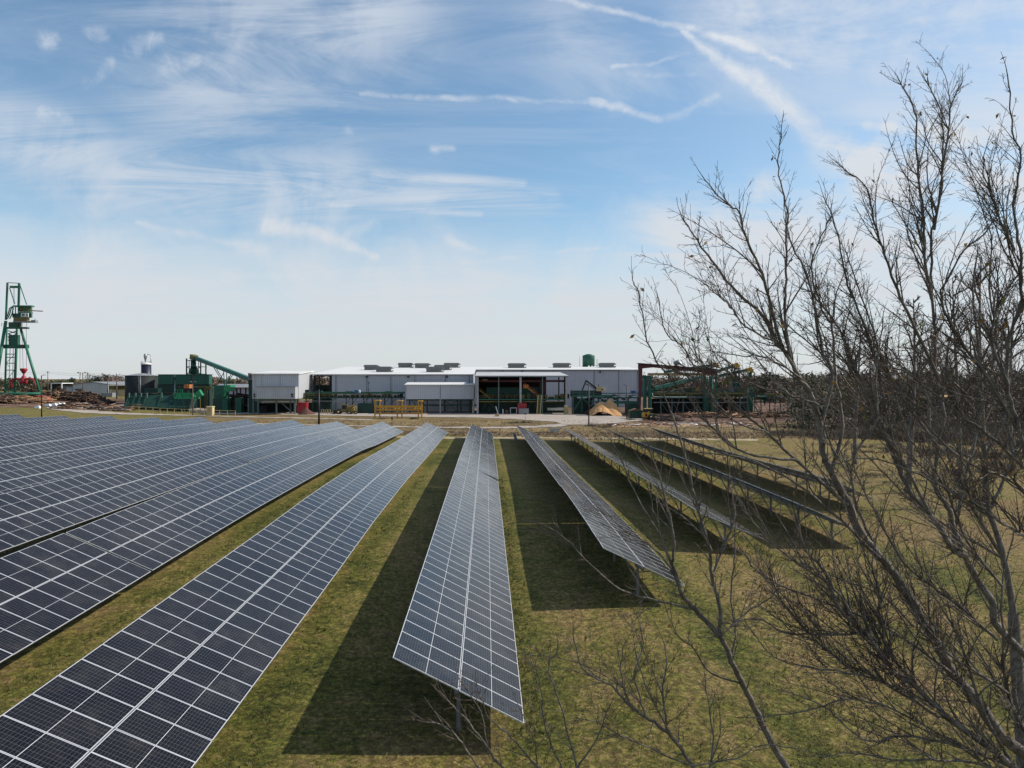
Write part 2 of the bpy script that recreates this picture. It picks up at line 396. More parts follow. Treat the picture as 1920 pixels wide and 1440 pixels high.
def mods_mesh(mats_):      # one mesh holding modules at the given matrices
    me=bpy.data.meshes.new('solar_panel'); V=[];Fc=[];I=[]
    for k,mx in enumerate(mats_):
        o=len(V); V+=[mx@Vector(v) for v in MV]; Fc+=[tuple(o+a for a in f) for f in MF]; I+=MI
    me.from_pydata(V,[],Fc)
    for m in ('solar','alu','solar_back'): me.materials.append(M[m])
    me.polygons.foreach_set('material_index',I)
    uvl=me.uv_layers.new(name='UVMap'); uv=[0.0]*(2*len(me.loops))
    for k in range(len(mats_)):
        base=(k*len(MF)+9)
        ls=me.polygons[base].loop_start
        for j,(a,c) in enumerate(((0,0),(1,0),(1,1),(0,1))): uv[2*(ls+j)]=a; uv[2*(ls+j)+1]=c
    uvl.data.foreach_set('uv',uv); me.update(); return me
MOD=mods_mesh([Matrix.Identity(4)])
ORD={1:'first',2:'second',3:'third',4:'fourth',5:'fifth',6:'sixth',7:'seventh',8:'eighth',9:'ninth',10:'tenth'}
ROWS={}
START={0:19.6,1:32.3,2:43.7,3:46.5,4:59.5,-1:9.5,-2:17}
GAPS={0:[67],1:[52],-2:[32.6,94],-1:[],2:[88],-3:[70],-4:[99],-5:[84]}
def solar_row(i):
    rnd=random.Random(100+i); X=ROWX(i)
    y0=START.get(i, 1.46*abs(X)*.82); y1=130.7
    lab={0:'solar panel row whose tip ends between two shadows on open grass, centre of the field',
         1:'solar panel row just right of the central one, a bare branch crossing its tip',
         2:'pale solar panel row seen almost edge on, second to the right of the central row',
         3:'thin blue solar row on braced posts, third to the right of the central row',
         4:'thin blue solar row on braced posts, rightmost behind the bare trees'}.get(i)
    if lab is None:
        lab='dark solar panel row, %s to the left of the row in the centre'%ORD[-i]
        if i==-1: lab='dark solar panel row reaching the bottom edge, just left of the central row'
        if i==-10: lab='dark solar panel row on the far left, nearest the log crane'
    gyc=(y0+y1)/2
    root=thing('solar_array',lab,'solar panels',(X,gyc,gz(X,gyc)),'rows of solar panels in the field')
    O=Vector(root['_o'])
    gaps=sorted(GAPS.get(i,[]),reverse=True); T0=R(22.6 if i==2 else 24.6); mods=[]; zax=lambda Y: profs(i,Y)+1.67
    Y=y1-MP/2; si=0; tilts=[]
    while Y>y0+MP*.4:
            if gaps and Y<gaps[0]: gaps.pop(0); Y-=.16; si+=1
            T=T0+R([0,-.9,.7,-.3][(si+i)%4] if (i,si)!=(0,1) else 3.0)
            tilts.append((Y,T)); Yn=Y; sl=(zax(Y+.6)-zax(Y-.6))/1.2
            yv=Vector((0,1,sl)).normalized()
            for sgn in (-1,1):
                tt=T+R(rnd.gauss(0,.16))
                xv=Vector((math.cos(tt),0,-math.sin(tt))); xv=(xv-yv*xv.dot(yv)).normalized()
                y2=(yv+Vector((0,0,rnd.gauss(0,.002)))).normalized(); xv=(xv-y2*xv.dot(y2)).normalized(); zv=xv.cross(y2)
                p=Vector((X,Y,zax(Y)))+Vector((math.cos(T),0,-math.sin(T)))*sgn*1.067+zv*.09
                m4=Matrix(((xv.x,y2.x,zv.x,p.x-O.x),(xv.y,y2.y,zv.y,p.y-O.y),(xv.z,y2.z,zv.z,p.z-O.z),(0,0,0,1)))
                vis=abs(X)/max(Y,1)<.735 or i>=0
                mods.append((Y,vis,m4))
            Y=Yn-MP
    vis=sorted([m for m in mods if m[1]],key=lambda t:t[0]); rest=[m for m in mods if not m[1]]
    solo=vis[:100]; rest+=vis[100:]
    for Y,_,m4 in solo:
        o=bpy.data.objects.new('solar_panel',MOD); C.objects.link(o); o.parent=root; o.matrix_local=m4
    if rest:
        o=bpy.data.objects.new('solar_panel',mods_mesh([m[2] for m in rest])); C.objects.link(o); o.parent=root; o['kind']='stuff'
    y0=min(t[0] for t in tilts)-MP/2
    ys=[]; a=y0+.15
    while a<y1: ys.append(a); a+=4
    ys.append(y1-.15)
    mb=MB(); mb.path([Vector((X,y,zax(y)-.04)) for y in ys],[.095]*len(ys),8); mb.build('torque_tube',M['post'],root)
    mb=MB(); y=y0+.5; 
    while y<y1-.3:
        tq=min(tilts,key=lambda t:abs(t[0]-y))[1]; cs,sn=math.cos(tq),math.sin(tq); z=zax(y)+.035; mb.bar((X-1.9*cs,y,z+1.9*sn),(X+1.9*cs,y,z-1.9*sn),.05,.06); y+=MP*(1 if i in (0,1) else 2)
        if i>=2 or i==-3: mb.build('rail',M['post'],root); mb=MB()
    if mb.v: mb.build('rail',M['post'],root)
    y=y0+1.2
    while y<y1:
        mb=MB(); g=gz(X,y)-.15; z=zax(y)
        mb.box((X-.06,y-.05,g),(X+.06,y+.05,z-.05)); mb.box((X-.14,y-.09,z-.2),(X+.14,y+.09,z-.03))
        if i>=2:
            mb.bar((X,y,g+.6),(X-1.0,y+.02,z+.42),.05); mb.bar((X,y,g+.6),(X+1.0,y+.02,z-.5),.05)
            mb.bar((X,y,g+.35),(X,y+2.6,z-.1),.045)
        else:
            mb.bar((X,y,z-.5),(X-.85,y+.02,z+.36),.05); mb.bar((X,y,z-.5),(X+.85,y+.02,z-.42),.05)
        mb.build('post',M['post'],root); y+=6.3 if i<2 else 5.2
    ROWS[i]=root
for i in range(-10,5): solar_row(i)
# little control panel at the far end of the first row to the right
p=W(968,823,127.5)
root=thing('control_panel','small blue upright panel on a post at the far tip of a solar row','control panel',(p.x,p.y,gz(p.x,p.y)))
mb=MB(); mb.box((p.x-.06,p.y-.06,gz(p.x,p.y)-.1),(p.x+.06,p.y+.06,p.z)); mb.build('post',M['post'],root)
mb=MB(); mb.prism([(p.x-.65,p.z+1.1),(p.x-.1,p.z+.95),(p.x+.45,p.z-1.0),(p.x+.3,p.z-1.15),(p.x-.3,p.z-.1)],p.y-.1,p.y+.05); mb.build('panel',M['solar_back'],root)
mb=MB(); mb.box((p.x-.75,p.y-.3,p.z-.75),(p.x-.15,p.y+.3,p.z-.4)); mb.build('cabinet',M['red_light'],root)
# ------------------------------------------------------------------ light and sky
SUN=Vector((1.23,.22,1.0)).normalized()
sl=bpy.data.lights.new('sun','SUN'); sl.energy=5.0; sl.angle=R(.53); sl.color=(1,.93,.82)
so=bpy.data.objects.new('sun',sl); C.objects.link(so); so.rotation_euler=(-SUN).to_track_quat('-Z','Y').to_euler(); so.location=(40,0,60)
world=bpy.data.worlds.new("World"); scene.world=world; world.use_nodes=True
def noise2(N,L,vec,scale,detail=5,rough=.6,dist=0):
    n=N.new('ShaderNodeTexNoise'); n.noise_dimensions='2D'; n.inputs['Scale'].default_value=scale; n.inputs['Detail'].default_value=detail
    n.inputs['Roughness'].default_value=rough; n.inputs['Distortion'].default_value=dist
    L.new(vec,n.inputs['Vector']); return n.outputs['Fac']
def build_sky():
    N,L=world.node_tree.nodes,world.node_tree.links; N.clear()
    out=N.new('ShaderNodeOutputWorld'); bg=N.new('ShaderNodeBackground'); L.new(bg.outputs[0],out.inputs[0])
    sky=N.new('ShaderNodeTexSky'); sky.sky_type='NISHITA'; sky.sun_disc=False
    sky.sun_elevation=math.asin(SUN.z); sky.sun_rotation=math.atan2(SUN.x,SUN.y)
    sky.air_density=1.0; sky.dust_density=.6; sky.ozone_density=1.6; sky.altitude=50
    tc=N.new('ShaderNodeTexCoord'); D=tc.outputs['Generated']
    sp=N.new('ShaderNodeSeparateXYZ'); L.new(D,sp.inputs[0]); dx,dy,dz=sp.outputs
    ay=mth(N,L,'MAXIMUM',dy,.12)
    u=mth(N,L,'DIVIDE',dx,ay); v=mth(N,L,'DIVIDE',dz,ay)
    front=mrange(N,L,dy,.12,.3)
    cv=N.new('ShaderNodeCombineXYZ'); L.new(u,cv.inputs[0]); L.new(v,cv.inputs[1]); P=cv.outputs[0]
    # cloud-layer coordinates for the cirrus texture (works in every direction)
    az=mth(N,L,'ADD',mth(N,L,'MAXIMUM',dz,0),.16)
    cu=mth(N,L,'DIVIDE',dx,az); cw=mth(N,L,'DIVIDE',dy,az)
    cc=N.new('ShaderNodeCombineXYZ'); L.new(cu,cc.inputs[0]); L.new(cw,cc.inputs[1]); CP=cc.outputs[0]
    mp=N.new('ShaderNodeMapping'); mp.inputs['Rotation'].default_value=(0,0,R(-18)); mp.inputs['Scale'].default_value=(.55,1.25,1); L.new(CP,mp.inputs[0])
    big=noise2(N,L,mp.outputs[0],.55,3,.55,.4)
    mp2=N.new('ShaderNodeMapping'); mp2.inputs['Rotation'].default_value=(0,0,R(-10)); mp2.inputs['Scale'].default_value=(.8,2.6,1); mp2.inputs['Location'].default_value=(3,7,0); L.new(CP,mp2.inputs[0])
    wisp=noise2(N,L,mp2.outputs[0],1.5,6,.7,.45)
    mp3=N.new('ShaderNodeMapping'); mp3.inputs['Scale'].default_value=(1,1,1); L.new(P,mp3.inputs[0])
    fine=noise2(N,L,mp3.outputs[0],30,4,.72,.6)
    ripple=noise2(N,L,mp3.outputs[0],7,4,.62,.5)
    # warp for the feature strokes
    nv=N.new('ShaderNodeTexNoise'); nv.noise_dimensions='2D'; nv.inputs['Scale'].default_value=11; nv.inputs['Detail'].default_value=3; nv.inputs['Roughness'].default_value=.65; L.new(P,nv.inputs['Vector'])
    vs=N.new('ShaderNodeVectorMath'); vs.operation='SUBTRACT'; vs.inputs[1].default_value=(.5,.5,.5); L.new(nv.outputs['Color'],vs.inputs[0])
    sc=N.new('ShaderNodeVectorMath'); sc.operation='SCALE'; sc.inputs['Scale'].default_value=.02; L.new(vs.outputs[0],sc.inputs[0])
    wp=N.new('ShaderNodeVectorMath'); wp.operation='ADD'; L.new(P,wp.inputs[0]); L.new(sc.outputs[0],wp.inputs[1]); PW=wp.outputs[0]
    # stroke node group
    G=bpy.data.node_groups.new('stroke','ShaderNodeTree')
    for nm,t in (('P','NodeSocketVector'),('A','NodeSocketVector'),('AB','NodeSocketVector'),('W0','NodeSocketFloat'),('W1','NodeSocketFloat'),('S0','NodeSocketFloat')):
        G.interface.new_socket(nm,in_out='INPUT',socket_type=t)
    G.interface.new_socket('V',in_out='OUTPUT',socket_type='NodeSocketFloat')
    n,l=G.nodes,G.links; gi=n.new('NodeGroupInput'); go=n.new('NodeGroupOutput')
    def vm(op,a,b=None):
        m=n.new('ShaderNodeVectorMath'); m.operation=op; l.new(a,m.inputs[0])
        if b is not None: l.new(b,m.inputs[1])
        return m
    ap=vm('SUBTRACT',gi.outputs['P'],gi.outputs['A']).outputs[0]
    d1=vm('DOT_PRODUCT',ap,gi.outputs['AB']).outputs['Value']; d2=vm('DOT_PRODUCT',gi.outputs['AB'],gi.outputs['AB']).outputs['Value']
    t=mth(n,l,'DIVIDE',d1,d2,clamp=True)
    s_=n.new('ShaderNodeVectorMath'); s_.operation='SCALE'; l.new(gi.outputs['AB'],s_.inputs[0]); l.new(t,s_.inputs['Scale'])
    dist=vm('LENGTH',vm('SUBTRACT',ap,s_.outputs[0]).outputs[0]).outputs['Value']
    w=mth(n,l,'MULTIPLY_ADD',t,gi.outputs['W1'],gi.outputs['W0'])
    r=mth(n,l,'DIVIDE',dist,w); fall=mrange(n,l,r,1,0,0,1)
    l.new(mth(n,l,'MULTIPLY',fall,gi.outputs['S0']),go.inputs[0])
    def uv(px,py):
        d=fw+rt*((px-960)/F)+up*((720-py)/F); return (d.x/d.y,d.z/d.y,0)
    def strokes(lst,src,wm=1.0):
        acc=None
        for (pts,w0,w1,s0,s1) in lst:
            k=len(pts)-1
            if k==0: pts=[pts[0],(pts[0][0]+1,pts[0][1])]; k=1
            for i in range(k):
                a=uv(*pts[i]); b=uv(*pts[i+1]); g=N.new('ShaderNodeGroup'); g.node_tree=G
                L.new(src,g.inputs['P']); g.inputs['A'].default_value=a; g.inputs['AB'].default_value=tuple(b[q]-a[q] for q in range(3))
                g.inputs['W0'].default_value=(w0+(w1-w0)*i/k)*wm/F; g.inputs['W1'].default_value=(w1-w0)/k*wm/F
                g.inputs['S0'].default_value=s0+(s1-s0)*(i+.5)/k
                acc=g.outputs[0] if acc is None else mth(N,L,'MAXIMUM',acc,g.outputs[0])
        return acc
    sharp=strokes([
        ([(1015,-8),(1200,33),(1300,54),(1390,80),(1480,122)],9,13,1,.55),
        ([(1280,58),(1420,160)],9,30,.8,1.05),([(1420,160),(1490,218),(1550,272),(1690,355)],30,64,1.1,1.0),
        ([(675,173),(950,185),(1110,189)],7,9,.55,.75),([(1110,189),(1165,203),(1205,217),(1245,222),(1285,214),(1345,180)],12,14,1,.6),
        ([(265,420),(400,453),(500,470)],8,22,.6,.9),([(500,425),(600,436),(705,480)],26,12,.95,.95),([(640,445),(705,425)],16,24,.65,.5),
        ([(870,495),(1010,475),(1150,460)],6,9,.55,.8),
        ([(1145,128),(1215,118),(1290,95)],7,6,.75,.6),([(1180,138),(1330,140)],10,8,.45,.45),
        ([(840,445),(905,472)],15,10,.75,.75),([(1620,234),(1760,250),(1930,262)],14,34,.8,.9),([(1820,340),(1940,352)],20,34,.8,.9),([(815,284),(850,276)],14,9,.85,.85),([(1435,352)],46,46,.8,.8),
        ([(258,92),(300,72)],30,18,.7,.6),([(312,122),(358,112)],34,20,.7,.6),([(90,76)],28,28,.62,.62),([(175,62),(200,72)],28,20,.6,.6),([(85,216),(130,220)],18,16,.5,.5),
        ([(160,158),(205,120)],18,18,.5,.5),([(655,248)],18,18,.55,.55)],PW,1.35)
    soft=strokes([
        ([(380,110),(700,20)],250,210,.52,.42),([(1050,60),(1180,160)],130,120,.26,.22),
        ([(0,250),(170,300)],130,110,.55,.4),([(220,335),(640,350)],120,110,.5,.5),([(600,370),(1030,375)],54,36,.55,.45),([(700,330),(980,345)],24,14,.6,.5),([(620,384),(900,400)],14,12,.6,.5),
        ([(1420,30),(1950,60)],230,340,.3,.85),([(1650,300),(1950,320)],210,260,.6,.85),
        ([(1250,440),(1900,450)],130,200,.45,.85)],P)
    tex=mth(N,L,'ADD',mth(N,L,'MULTIPLY',fine,.55),mth(N,L,'MULTIPLY',ripple,.6))
    soft=mth(N,L,'MULTIPLY',soft,mrange(N,L,mth(N,L,'ADD',wisp,mth(N,L,'MULTIPLY',ripple,.6)),.55,1.0,.12,1.7))
    sh=mth(N,L,'ADD',mth(N,L,'MULTIPLY',sharp,.8),mth(N,L,'MULTIPLY',mth(N,L,'SUBTRACT',tex,.6),1.25))
    sharp=mth(N,L,'MULTIPLY',mrange(N,L,sh,.0,1.25,0,.8),mrange(N,L,sharp,0,.25))
    feat=mth(N,L,'MULTIPLY',mth(N,L,'ADD',mth(N,L,'MULTIPLY',sharp,1.05),mth(N,L,'MULTIPLY',soft,.66)),front)
    cir=mth(N,L,'MULTIPLY',mrange(N,L,big,.4,.72),mrange(N,L,wisp,.36,.72))
    elev=N.new('ShaderNodeMath'); elev.operation='ARCSINE'; L.new(dz,elev.inputs[0]); el=elev.outputs[0]
    # veil thickening to the horizon, and towards the sun side
    az_=mth(N,L,'ARCTAN2',dx,dy)
    right=mrange(N,L,az_,-.1,1.1,0,1)
    hv=mrange(N,L,mth(N,L,'SUBTRACT',el,mth(N,L,'MULTIPLY',mth(N,L,'SUBTRACT',ripple,.5),.10)),.27,.1,0,.92)
    hz=mrange(N,L,el,.13,.0,0,.45)
    hv=mth(N,L,'MULTIPLY',hv,mrange(N,L,mth(N,L,'ADD',wisp,mth(N,L,'MULTIPLY',ripple,.5)),.5,1.0,.84,1.06))
    veil=mth(N,L,'MAXIMUM',hv,mth(N,L,'ADD',mth(N,L,'MULTIPLY',cir,.6),mth(N,L,'MULTIPLY',right,mrange(N,L,el,.1,.9,.3,.5))))
    veil=mth(N,L,'MAXIMUM',veil,mth(N,L,'MULTIPLY',mrange(N,L,wisp,.3,.75),.2))
    veil=mth(N,L,'ADD',veil,mth(N,L,'MULTIPLY',feat,mth(N,L,'SUBTRACT',1.15,veil)),clamp=True)
    world.cycles.sampling_method='NONE'
    skyc=mixc(N,L,1.0,sky.outputs[0],SKY_TINT,'MULTIPLY')
    cl=mixc(N,L,mrange(N,L,el,0,.5),CLOUD_LOW,CLOUD_HIGH)
    col=mixc(N,L,veil,skyc,cl)
    L.new(col,bg.inputs[0]); bg.inputs[1].default_value=SKY_STRENGTH
SKY_TINT=(1.25,1.47,1.48); CLOUD_LOW=(6.75,7.05,7.45); CLOUD_HIGH=(7.2,7.7,8.4); SKY_STRENGTH=.1
build_sky()
scene.view_settings.view_transform='Standard'; scene.view_settings.look='None'; scene.view_settings.exposure=0; scene.view_settings.gamma=1
scene.cycles.max_bounces=5; scene.cycles.diffuse_bounces=2; scene.cycles.sample_clamp_indirect=4; scene.cycles.glossy_bounces=3; scene.cycles.caustics_reflective=False; scene.cycles.caustics_refractive=False
scene.cycles.use_denoising=True
# ------------------------------------------------------------------ sawmill
G=lambda X,Y: gz(X,Y)
def TH(name,label,cat,px,Y,group=None):
    return thing(name,label,cat,on(px,Y),group)
def wx(px,Y): return W(px,740,Y).x
def wz(py,Y): return W(960,py,Y).z + 0.0
def WZ(px,py,Y): return W(px,py,Y).z

# --- main mill hall -----------------------------------------------------
YF,YB,YR=250,286,312            # front wall, set-back wall, ridge
root=TH('mill_hall','long low white sheet metal mill hall with grey vents on its roof','mill hall',740,YF)
xl,xm,xr=wx(588,YF),wx(887,YF),wx(1199,YB)
zf,zr=WZ(740,702.6,YF),WZ(900,688.6,YR)
zroof=lambda Y: zf+(zr-zf)*(Y-YF)/(YR-YF)
zb=zroof(YB)
g=min(G(xl,YF),G(xm,YF))-.3
mb=MB()
xo=wx(622,YF)
mb.box((xo,YF,g),(xm,YF+.3,zf-.15))                       # front wall
mb.box((xm-.3,YF+.3,g),(xm,YB,zf-.15)); mb.add([(xm,YF+.3,zf-.15),(xm,YB,zf-.15),(xm,YB,zroof(YB)-.1),(xm,YF+.3,zf-.14)],[(0,1,2,3)])
mb.build('front_wall',M['white_sheet'],root)
mb=MB(); mb.box((xm,YB,g),(xr,YB+.3,zb-.12)); mb.box((xr-.3,YB+.3,g),(xr,YR+40,zb-.12)); mb.build('side_wall',M['white_sheet'],root)
mb=MB()
xrl=wx(583,YF); over=.5
mb.prismx([(YF-over,zf-.05),(YF-over,zf+.18),(YR,zr+.2),(YR+62,zf+.1),(YR+62,zf-.1),(YR,zr-.05)],xrl,xm+.35)
mb.prismx([(YB-over,zb-.05),(YB-over,zb+.2),(YR,zr+.19),(YR+62,zf+.09),(YR+62,zf-.1),(YR,zr-.05)],xm+.352,xr+.5)
mb.build('roof',M['roof_white'],root)
mb=MB(); mb.box((xrl,YF-over-.12,zf-.12),(xm+.35,YF-over-.002,zf+.12)); mb.box((xm+.4,YB-over-.12,zb-.1),(xr+.5,YB-over-.002,zb+.15)); mb.build('gutter',M['grey'],root)
for px in (630,688,733,778,835,880):
    mb=MB(); x=wx(px,YF); mb.box((x-.12,YF-.2,g),(x+.12,YF-.003,zf-.15)); mb.build('downpipe',M['grey'],root)
for px in (942,979,1114,1160,1195):
    mb=MB(); x=wx(px,YB); mb.box((x-.12,YB-.2,g),(x+.12,YB-.003,zb-.15)); mb.build('downpipe',M['grey'],root)
for px,Y,z in ((688,YF,zf),(766,YF,zf),(838,YF,zf),(979,YB,zb),(1125,YB,zb)):
    mb=MB(); x=wx(px,Y); mb.box((x-.35,Y-.6,z-1.0),(x+.35,Y-.2,z-.5)); mb.bar((x,Y-.2,z-.3),(x,Y,z-.3),.1); mb.build('wall_lamp',M['black'],root)
# open bay at the left end: portal frame you look through
mb=MB()
for px,w in ((590,.9),(599,.35),(620,.9)):
    x=wx(px,YF); mb.box((x-w/2,YF,g),(x+w/2,YF+.4,zf-.15))
mb.bar((wx(588,YF),YF+.2,zf-.4),(wx(622,YF),YF+.2,zf-.4),.5)
mb.bar((wx(590,YF),YF+.2,zf-2),(wx(600,YF),YF+.2,zf-.6),.3)
mb.build('portal_frame',M['dark'],root)
mb=MB(); mb.pbox(590,620,722,760,YF+8,YF+11,ground=True); mb.build('inner_machine',M['green_sheet_dark'],root)
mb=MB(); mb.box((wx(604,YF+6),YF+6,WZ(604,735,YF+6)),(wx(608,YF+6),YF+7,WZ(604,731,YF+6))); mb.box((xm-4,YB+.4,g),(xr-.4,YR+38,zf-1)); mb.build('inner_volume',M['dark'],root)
# roof vents, each a thing standing on the roof
VL=[(682,711,281,'leftmost grey roof vent, behind a second one'),(704,737,265,'grey roof vent just above the eave, second from left'),
    (746,776,303,'grey roof vent on the ridge left of the middle cluster'),(777,808,299,'grey roof vent between ridge and eave, next to the ridge one'),
    (798,833,264,'grey roof vent nearest the eave in the middle cluster'),(814,848,281,'grey roof vent second row back in the middle cluster'),
    (832,864,303,'grey roof vent on the ridge at the right of the middle cluster'),(952,988,300,'grey roof vent above the open shed roof'),
    (1037,1072,303,'grey roof vent just left of the green roof tank'),(1124,1156,305,'grey roof vent just right of the green roof tank')]
for a,b,Y,lab in VL:
    x0,x1=wx(a,Y),wx(b,Y); zb_=zroof(Y)+.1; h=2.15; d=3.4
    r=thing('roof_vent',lab,'roof vent',((x0+x1)/2,Y,zb_),'grey vents on the mill hall roof')
    mb=MB(); mb.box((x0+.25,Y,zb_-.35),(x1-1.1,Y+d,zb_+h*.62)); mb.build('housing',M['vent'],r)
    mb=MB(); mb.prism([(x0,zb_+h*.62),(x1-.55,zb_+h*.62),(x1,zb_+h*.72),(x1-1.1,zb_+h),(x0+.5,zb_+h),(x0,zb_+h*.86)],Y-.25,Y+d+.25); mb.build('hood',M['vent'],r)
    mb=MB(); mb.prism([(x1-1.2,zb_+.2),(x1-.2,zb_+h*.38),(x1-.5,zb_+.0),(x1-1.2,zb_-.2)],Y,Y+d); mb.build('side_flap',M['vent'],r)
# green tank rising behind the roof
root=TH('roof_tank','green cylindrical tank with shallow cone top rising behind the hall roof','tank',1103.5,330)
c=on(1103.5,330); rr=11.5*330/F; zt=WZ(1103,667,330); zb_=zroof(YR)-1.5
mb=MB(); mb.lathe((c.x,c.y,0),[(rr,zb_+2.6),(rr,zt),(rr*.98,zt+.1),(rr*.3,zt+.75),(.2,zt+.85)],28); mb.build('tank_body',M['green_sheet'],root)
mb=MB()
for k in range(8):
    a=k*math.pi/4+.2; mb.tube((c.x+rr*.85*math.cos(a),c.y+rr*.85*math.sin(a),c.z),(c.x+rr*.85*math.cos(a),c.y+rr*.85*math.sin(a),zb_+2.7),.28)
mb.box((c.x-rr*.95,c.y-.5,zb_+.5),(c.x-rr*.1,c.y+rr*.6,zb_+2.7)); mb.build('support_legs',M['green'],root)
mb=MB(); x=c.x+rr*1.35
for dx in (0,.35): mb.tube((x+dx,c.y,zb_),(x+dx,c.y,zt-1.5),.05)
mb.box((c.x,c.y-rr*1.05,zb_+2.5),(x+.5,c.y-rr*.9,zb_+2.65)); mb.build('ladder',M['green'],root)
mb=MB(); x=wx(1087,330); mb.tube((x,330,0),(x,330,WZ(1087,668,330)),.09); tag(mb.build('mast',M['steel'],origin=(x,330,0)),'thin mast rising left of the green roof tank','mast')

# --- raised white building at left ---------------------------------------
Y0,Y1=235,254
root=TH('raised_building','white sheet metal building raised on steel legs, sunlit end wall, left of hall','building',520,Y0)
x0,x1=wx(473,Y0),wx(560,Y0); zt,zq=WZ(520,702,Y0),WZ(520,747.5,Y0); zbk=WZ(587,697,Y1)
mb=MB(); mb.box((x0,Y0,zq),(x1-.2,Y0+.25,zt)); mb.box((x0,Y0+.25,zq),(x0+.25,Y1,zt)); mb.box((x0,Y1-.25,zq),(x1,Y1,zbk-.2))
mb.prismx([(Y0,zq),(Y0+8,zq),(Y0+8,WZ(570,731,Y0+8)),(Y0+14.5,WZ(570,731,Y0+8)),(Y0+14.5,WZ(580,736,Y0+12)),(Y1-.26,WZ(580,736,Y0+12)),(Y1-.26,zbk-.2),(Y0,zt)],x1-.2,x1)
mb.box((x0,Y0+.3,zq-.02),(x1-.3,Y1-.3,zq+.2))
mb.build('wall',M['white_sheet'],root)
mb=MB(); mb.prismx([(Y0-.5,zt+.02),(Y0-.5,zt+.3),(Y1+.3,zbk+.35),(Y1+.3,zbk+.05)],x0-.4,x1+.35); mb.build('roof',M['roof_white'],root)
xa,xb=wx(480,231),wx(553,231); za=WZ(500,725,231)
mb=MB(); mb.box((xa,231.3,zq+.05),(xb,Y0-.003,za)); an=mb.build('annex',M['white_sheet_dirty'],root)
mb=MB(); mb.box((xa-.2,231,za),(xb+.2,Y0-.003,za+.12)); mb.build('annex_roof',M['grey'],root,sub=an)
for a,b in ((475.3,478),(545.5,549.8)):
    for t,u_ in ((738,741),(742,744.5)):
        mb=MB(); Yq=231.25 if a>500 else 234.95; mb.pbox(a,b,t,u_,Yq-.1,Yq+.04); mb.build('window',M['glass_dark'],root)
for px in (478,491,525): mb=MB(); mb.pbox(px-.3,px+.3,702.5,725,Y0-.06,Y0-.004); mb.build('trim',M['grey'],root)
for px,Y in ((475,236),(484,233),(518.5,233),(552.5,233),(484,251),(518,251),(545,240),(558,252),(466,240)):
    p=on(px,Y); mb=MB(); mb.box((p.x-.22,Y-.22,p.z-.2),(p.x+.22,Y+.22,zq)); mb.build('leg',M['grey_green'],root)
mb=MB(); z1=WZ(520,753,233); mb.box((wx(484,232.7),232.6,z1-.3),(wx(556,232.7),232.9,z1)); mb.box((wx(478,233),232.8,zq-.75),(x1,233.2,zq-.02)); p=on(530,233)
mb.bar((wx(527,233),232.9,z1-.2),(wx(545,233),232.9,p.z+1),.16); mb.build('beam',M['grey_green'],root)
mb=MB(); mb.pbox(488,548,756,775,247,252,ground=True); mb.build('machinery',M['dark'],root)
mb=MB(); mb.pbox(486,500,762,775,239,241,ground=True); mb.build('pump',M['dark'],root)
root=TH('transfer_tower','narrow grey clad tower between green conveyor boom and white raised building','tower',472,245)
mb=MB(); mb.pbox(465,483,699.5,712,242,249); mb.build('cladding',M['grey'],root)
mb=MB(); mb.pbox(466,482,712,760,243,248,ground=True); mb.build('shaft',M['green_dark'],root)
mb=MB(); mb.pbox(467,471,702,710,241.9,241.99); mb.build('window',M['glass_dark'],root)

# --- long elevated green conveyor ----------------------------------------
def railing(mb,xa,xb,z,Y,h=1.1,step=1.6,w=.07,m=0):
    for k in (.5,1.0): mb.bar((xa,Y,z+h*k),(xb,Y,z+h*k),w,w,m)
    n=max(2,int(abs(xb-xa)/step))
    for i in range(n+1):
        x=xa+(xb-xa)*i/n; mb.bar((x,Y,z),(x,Y,z+h),w,w,m)
Yc=240
root=TH('log_conveyor','long raised dark green conveyor with yellow railing in front of the white hall wall','conveyor',660,Yc)
xa,xb=wx(570,Yc),wx(757,Yc)
zA,zB,zC,zD=WZ(660,735,Yc),WZ(660,738.6,Yc),WZ(660,744.6,Yc),WZ(660,746.6,Yc)
mb=MB(); mb.box((xa,Yc+1,zB),(xb,Yc+3,zA)); mb.build('trough',M['green'],root)
mb=MB(); mb.box((xa,Yc-.6,zD),(xb,Yc+3,zC)); mb.build('deck',M['green_dark'],root)
mb=MB(); railing(mb,xa,wx(745,Yc),zC+.02,Yc-.5,1.15,1.7,.075); railing(mb,xa,wx(745,Yc),zC+.02,Yc+.7,1.0,1.0,.06); mb.build('railing',M['olive'],root)
mb=MB(); rnd=random.Random(4); x=xa+1
while x<xb-1: 
    w=rnd.uniform(.4,1.2); mb.box((x,Yc+1.1,zC+.02),(x+w,Yc+2.6,zC+rnd.uniform(.5,1.1))); x+=w+rnd.uniform(.2,.7)
mb.build('rollers',M['dark'],root)
for a,b,t,m in ((648,661,733.6,'green'),(722,736,733.4,'green'),(591,603,733,'green_dark')):
    mb=MB(); mb.pbox(a,b,t,738.5,Yc+.7,Yc+2.9); mb.build('motor_housing',M[m],root)
mb=MB(); mb.pbox(664.2,671.8,731.6,737.5,Yc+.6,Yc+2); mb.build('tank',M['blue'],root)
p=W(674,735,Yc+.8); mb=MB(); mb.lathe((p.x,p.y,p.z-.4),[(.35,0),(.35,.9),(.1,1.1)],12); mb.build('drum',M['white'],root)
for px in (574,586,602,620,649,661,682,698,709,721,735,752):
    p=on(px,Yc); mb=MB(); mb.box((p.x-.16,Yc-.1,p.z-.2),(p.x+.16,Yc+.3,zD)); mb.bar((p.x,Yc+.1,zD-1.6),(p.x+1.5,Yc+.1,zD),.18); mb.build('leg',M['green_dark'],root)
